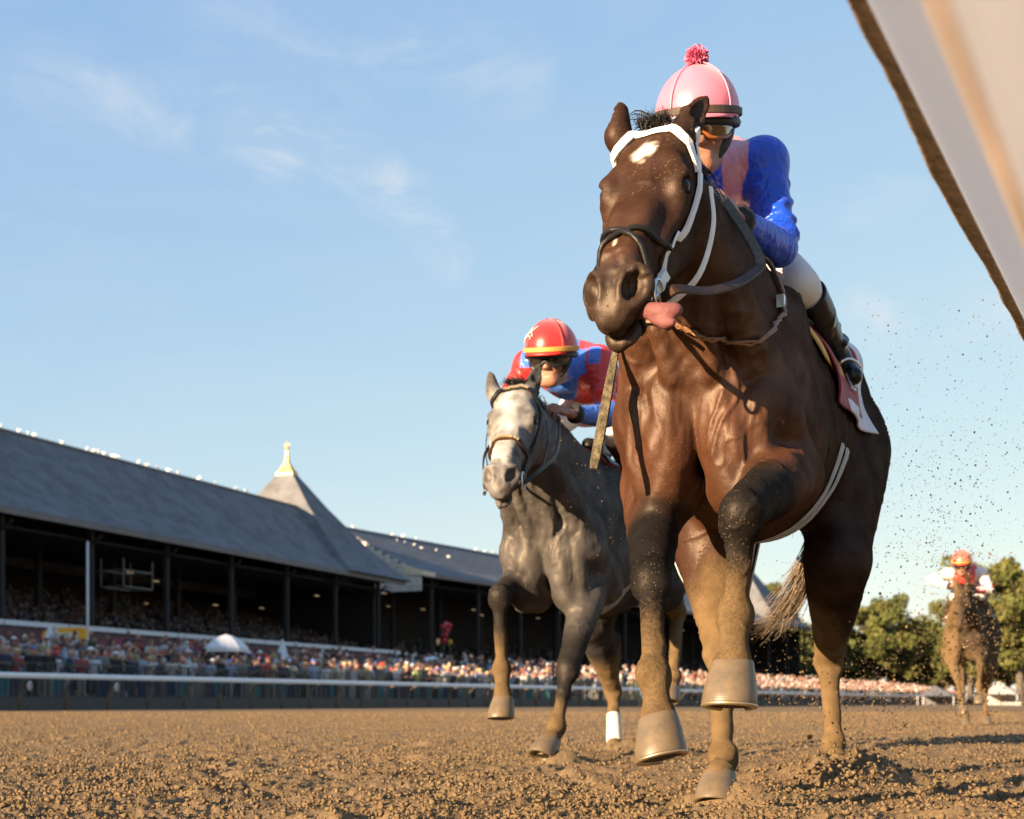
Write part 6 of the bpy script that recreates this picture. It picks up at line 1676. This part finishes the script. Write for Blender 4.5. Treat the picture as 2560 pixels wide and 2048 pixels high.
for px, d, h, lb in ((125, 66, 3.65, 'left'), (706, 80, 3.55, 'right')):
    x, y = at_apron(px, d); o = empty('pennant_tent', None, (x, y, .36)); tag(o, 'small pointed white canvas top above the crowd, %s one of the pair' % lb, 'tent top', 'pointed white tops')
    mb = MB(); mb.tube([(0, 0, h - 1.1), (0, 0, h - .55), (0, 0, h)], [.42, .22, .04], 8); mb.build('canvas', mat('tent canvas', (.60, .60, .62), .8, var=.06), o); mb = MB(); mb.tube([(0, 0, 0), (0, 0, h - 1)], .04, 6); mb.build('pole', M_WHITEP, o)
x, y = at_apron(168, 66); yb = empty('kiosk_sign', None, (x, y, .86), -R(15)); tag(yb, 'yellow kiosk sign with a round end and a white lettered strip above the crowd', 'sign')
M_YEL = mat('yellow sign', (.80, .36, .02), .5, var=.06)
mb = MB(); mb.box((.05, 0, 2.66), (1.9, .25, .52)); mb.box((.0, 0, 2.9), (1.7, .22, .1)); mb.build('board', M_YEL, yb)
mb = MB(); mb.tube([(-.98, -.14, 2.56), (-.98, .14, 2.56)], .30, 20); mb.build('disc', mat('orange disc', (.85, .30, .015), .5), yb)
mb = MB(); mb.box((.0, -.135, 2.60), (1.35, .03, .24)); mb.build('strip', mat('sign strip', (.62, .58, .45), .6), yb)
tm = text_mesh('WES', .22)
for v in tm.vertices: v.co = Vector((v.co.x - .25, -.155, v.co.y + 2.52))
link('lettering', tm, mat('sign letters', (.06, .06, .05), .7), yb)
for sx in (-.7, .7): mb = MB(); mb.box((sx, 0, 1.2), (.08, .08, 2.45)); mb.build('leg', M_WHITEP, yb)
x, y = at_apron(292, 68); cn = empty('canopy', None, (x, y, .36), -R(20)); tag(cn, 'maroon canvas canopy with white valance above the crowd, right of the yellow sign', 'canopy')
mb = MB(); sheet(mb, [V3(-1.2, -.8, 2.45), V3(1.2, -.8, 2.45), V3(1.0, .5, 3.05), V3(-1.0, .5, 3.05)], .03); mb.build('canvas', mat('maroon canvas', (.20, .015, .02), .8, var=.15), cn)
mb = MB(); mb.box((0, -.8, 2.36), (2.4, .03, .14)); mb.build('valance', M_WHITEP, cn)
for sx in (-1.1, 1.1):
    mb = MB(); mb.tube([(sx, -.75, 0), (sx, -.75, 2.45)], .03, 6); mb.build('leg', M_WHITEP, cn)
for (t, z, w, lb) in ((-.2, 3.9, 1.05, 'white many-sided sign on the maroon wall at the far left'), (31.0, 3.9, .9, 'white square sign on the maroon wall near the umbrella')):
    p = G1(t, -.36, z); o = empty('wall_sign', None, tuple(p), -R(21)); tag(o, lb, 'sign')
    mb = MB(); mb.tube([(0, 0, 0), (.06, 0, 0)], w / 2, 6 if t < 5 else 4, up=(0, .38, .92)); mb.build('plate', M_WHITEP, o)
    for i in range(3): mb = MB(); mb.box((.075, 0, .18 - .16 * i), (.012, w * .55, .07)); mb.build('lettering', mat('grey sign lettering', (.35, .35, .36), .7), o)
# slim white pole and hanging camera cage in front of the near stand
p = G1(7.4, .3, 0); o = empty('flag_pole', None, tuple(p)); tag(o, 'slim white pole standing in front of the near stand at the left', 'pole'); mb = MB(); mb.tube([(0, 0, .36), (0, 0, 10.2)], [.11, .08], 8); mb.build('shaft', M_WHITEP, o, smooth=True); mb = MB(); mb.ell((0, 0, 10.22), .1, 8, 6); mb.build('cap', M_WHITEP, o)
p = G1(14.5, -2.0, 8.0); o = empty('hanging_cage', None, tuple(p), -R(21)); tag(o, 'thin metal frame cage hanging from the eaves of the near stand', 'cage')
M_CAGE = mat('cage metal', (.12, .11, .09), .6)
for a in ((-1, -1), (1, -1), (1, 1), (-1, 1)): mb = MB(); mb.box((a[0] * .9, a[1] * 1.6, .95), (.07, .07, 1.9)); mb.build('upright', M_CAGE, o)
for z in (0, 1.1):
    for c, sz in (((0, -1.6, z), (1.8, .07, .09)), ((0, 1.6, z), (1.8, .07, .09)), ((-.9, 0, z), (.07, 3.2, .09)), ((.9, 0, z), (.07, 3.2, .09))): mb = MB(); mb.box(c, sz); mb.build('bar', M_CAGE, o)
# red balloons in the far stand
p = G2(6.5, -1.6, 7.2)
for i, (dx, dz, c) in enumerate(((0, 0, 'red'), (.5, .5, 'red'), (-.6, .8, 'red'), (.1, 1.1, 'pink'), (.9, 1.0, 'red'), (-.2, -.6, 'red'), (1.0, -.7, 'yellow'))):
    q = p + G2.t * dx * .9 + V3(0, 0, dz); o = empty('balloon', None, tuple(q)); tag(o, ('middle red', 'right red', 'left red', 'pink', 'rightmost red', 'lowest red', 'yellow')[i] + ' balloon in the bunch hanging in the far stand', 'balloon', 'bunch of balloons')
    mb = MB(); mb.ell((0, 0, 0), (.26, .26, .32), 10, 8); mb.build('skin', mat('%s balloon' % c, {'red': (.5, .01, .03), 'pink': (.6, .1, .2), 'yellow': (.6, .3, .02)}[c], .3), o, smooth=True); mb = MB(); mb.tube([(0, 0, -.31), (0, 0, -.9)], .01, 4); mb.build('string', M_WHITEP, o)
# white marquee far right
for px, d, w, h, lb in ((2505, 150, 3.4, 2.6, 'white peaked marquee at the far right behind the last horse'), (2345, 170, 4.2, 2.4, 'low grey canvas marquee far right, left of the last horse')):
    x, y = at_apron(px, d); o = empty('marquee', None, (x, y, 0), -R(25)); tag(o, lb, 'marquee'); mc = mat('marquee ' + lb[:9], (.30, .29, .28) if 'white' in lb else (.10, .105, .115), .8, var=.08)
    mb = MB(); mb.add([(-w / 2, -w / 2, h * .45), (w / 2, -w / 2, h * .45), (w / 2, w / 2, h * .45), (-w / 2, w / 2, h * .45), (-w * .1, 0, h)], [(0, 1, 4), (1, 2, 4), (2, 3, 4), (3, 0, 4)]); mb.build('roof', mc, o)
    mb = MB(); mb.box((0, w / 2, h * .22), (w, .05, h * .44)); mb.build('wall', mc, o)
    for a in (-1, 1):
        for b in (-1, 1): mb = MB(); mb.tube([(a * w / 2, b * w / 2, 0), (a * w / 2, b * w / 2, h * .45)], .05, 6); mb.build('leg', M_WHITEP, o)
# ------------------------------------------------------------------ dirt thrown up by the hooves
r = np.random.default_rng(9)
P_, R_ = [], []
def fling(n, fx, fy, fd, size):
    px, py, d = fx(n), fy(n), fd(n); P_.append(np.stack([(px - 1280) / FPX * d, d, CAMZ + (HOR - py) / FPX * d], -1)); R_.append(size(n) )
sz = lambda a, b: (lambda n: a + (b - a) * r.random(n) ** 3)
fling(4200, lambda n: 2140 + 460 * r.random(n), lambda n: 1790 - 1050 * r.random(n) ** 1.7, lambda n: 4.4 + 3.0 * r.random(n), sz(.0006, .0040))
fling(3600, lambda n: 2000 + 600 * r.random(n), lambda n: 1900 - 380 * r.random(n) ** 1.2, lambda n: 4.6 + 3.0 * r.random(n), sz(.0006, .0042))
fling(2600, lambda n: r.normal(2420, 75, n), lambda n: 1800 - 420 * r.random(n), lambda n: 6 + 9 * r.random(n), sz(.0016, .009))
fling(260, lambda n: 1850 + 200 * r.random(n), lambda n: 1740 - 340 * r.random(n), lambda n: 5.2 + 1.5 * r.random(n), sz(.0010, .0040))
fling(900, lambda n: r.normal(2095, 60, n), lambda n: 1975 - np.abs(r.normal(0, 45, n)), lambda n: 4.55 + .25 * r.normal(0, 1, n), sz(.003, .011))
fling(150, lambda n: 1400 + 160 * r.random(n), lambda n: 1500 - 420 * r.random(n), lambda n: 4.0 + 2 * r.random(n), sz(.0008, .003))
fling(60, lambda n: 200 + 1000 * r.random(n), lambda n: 1300 * r.random(n), lambda n: 4 + 3 * r.random(n), sz(.0006, .002))
fling(2600, lambda n: r.normal(2140, 130, n), lambda n: 1930 - np.abs(r.normal(0, 150, n)), lambda n: 4.7 + 1.6 * r.random(n), sz(.0007, .0060))
fling(1400, lambda n: r.normal(2330, 140, n), lambda n: 1400 - 360 * r.random(n) ** 1.3, lambda n: 4.6 + 2.5 * r.random(n), sz(.0006, .0050))
o = clod_mesh('flying_dirt', np.concatenate(P_), np.concatenate(R_), 10, M_DIRT)
tag(o, 'specks and clods of dirt flying up behind the horses', 'dirt', kind='stuff')
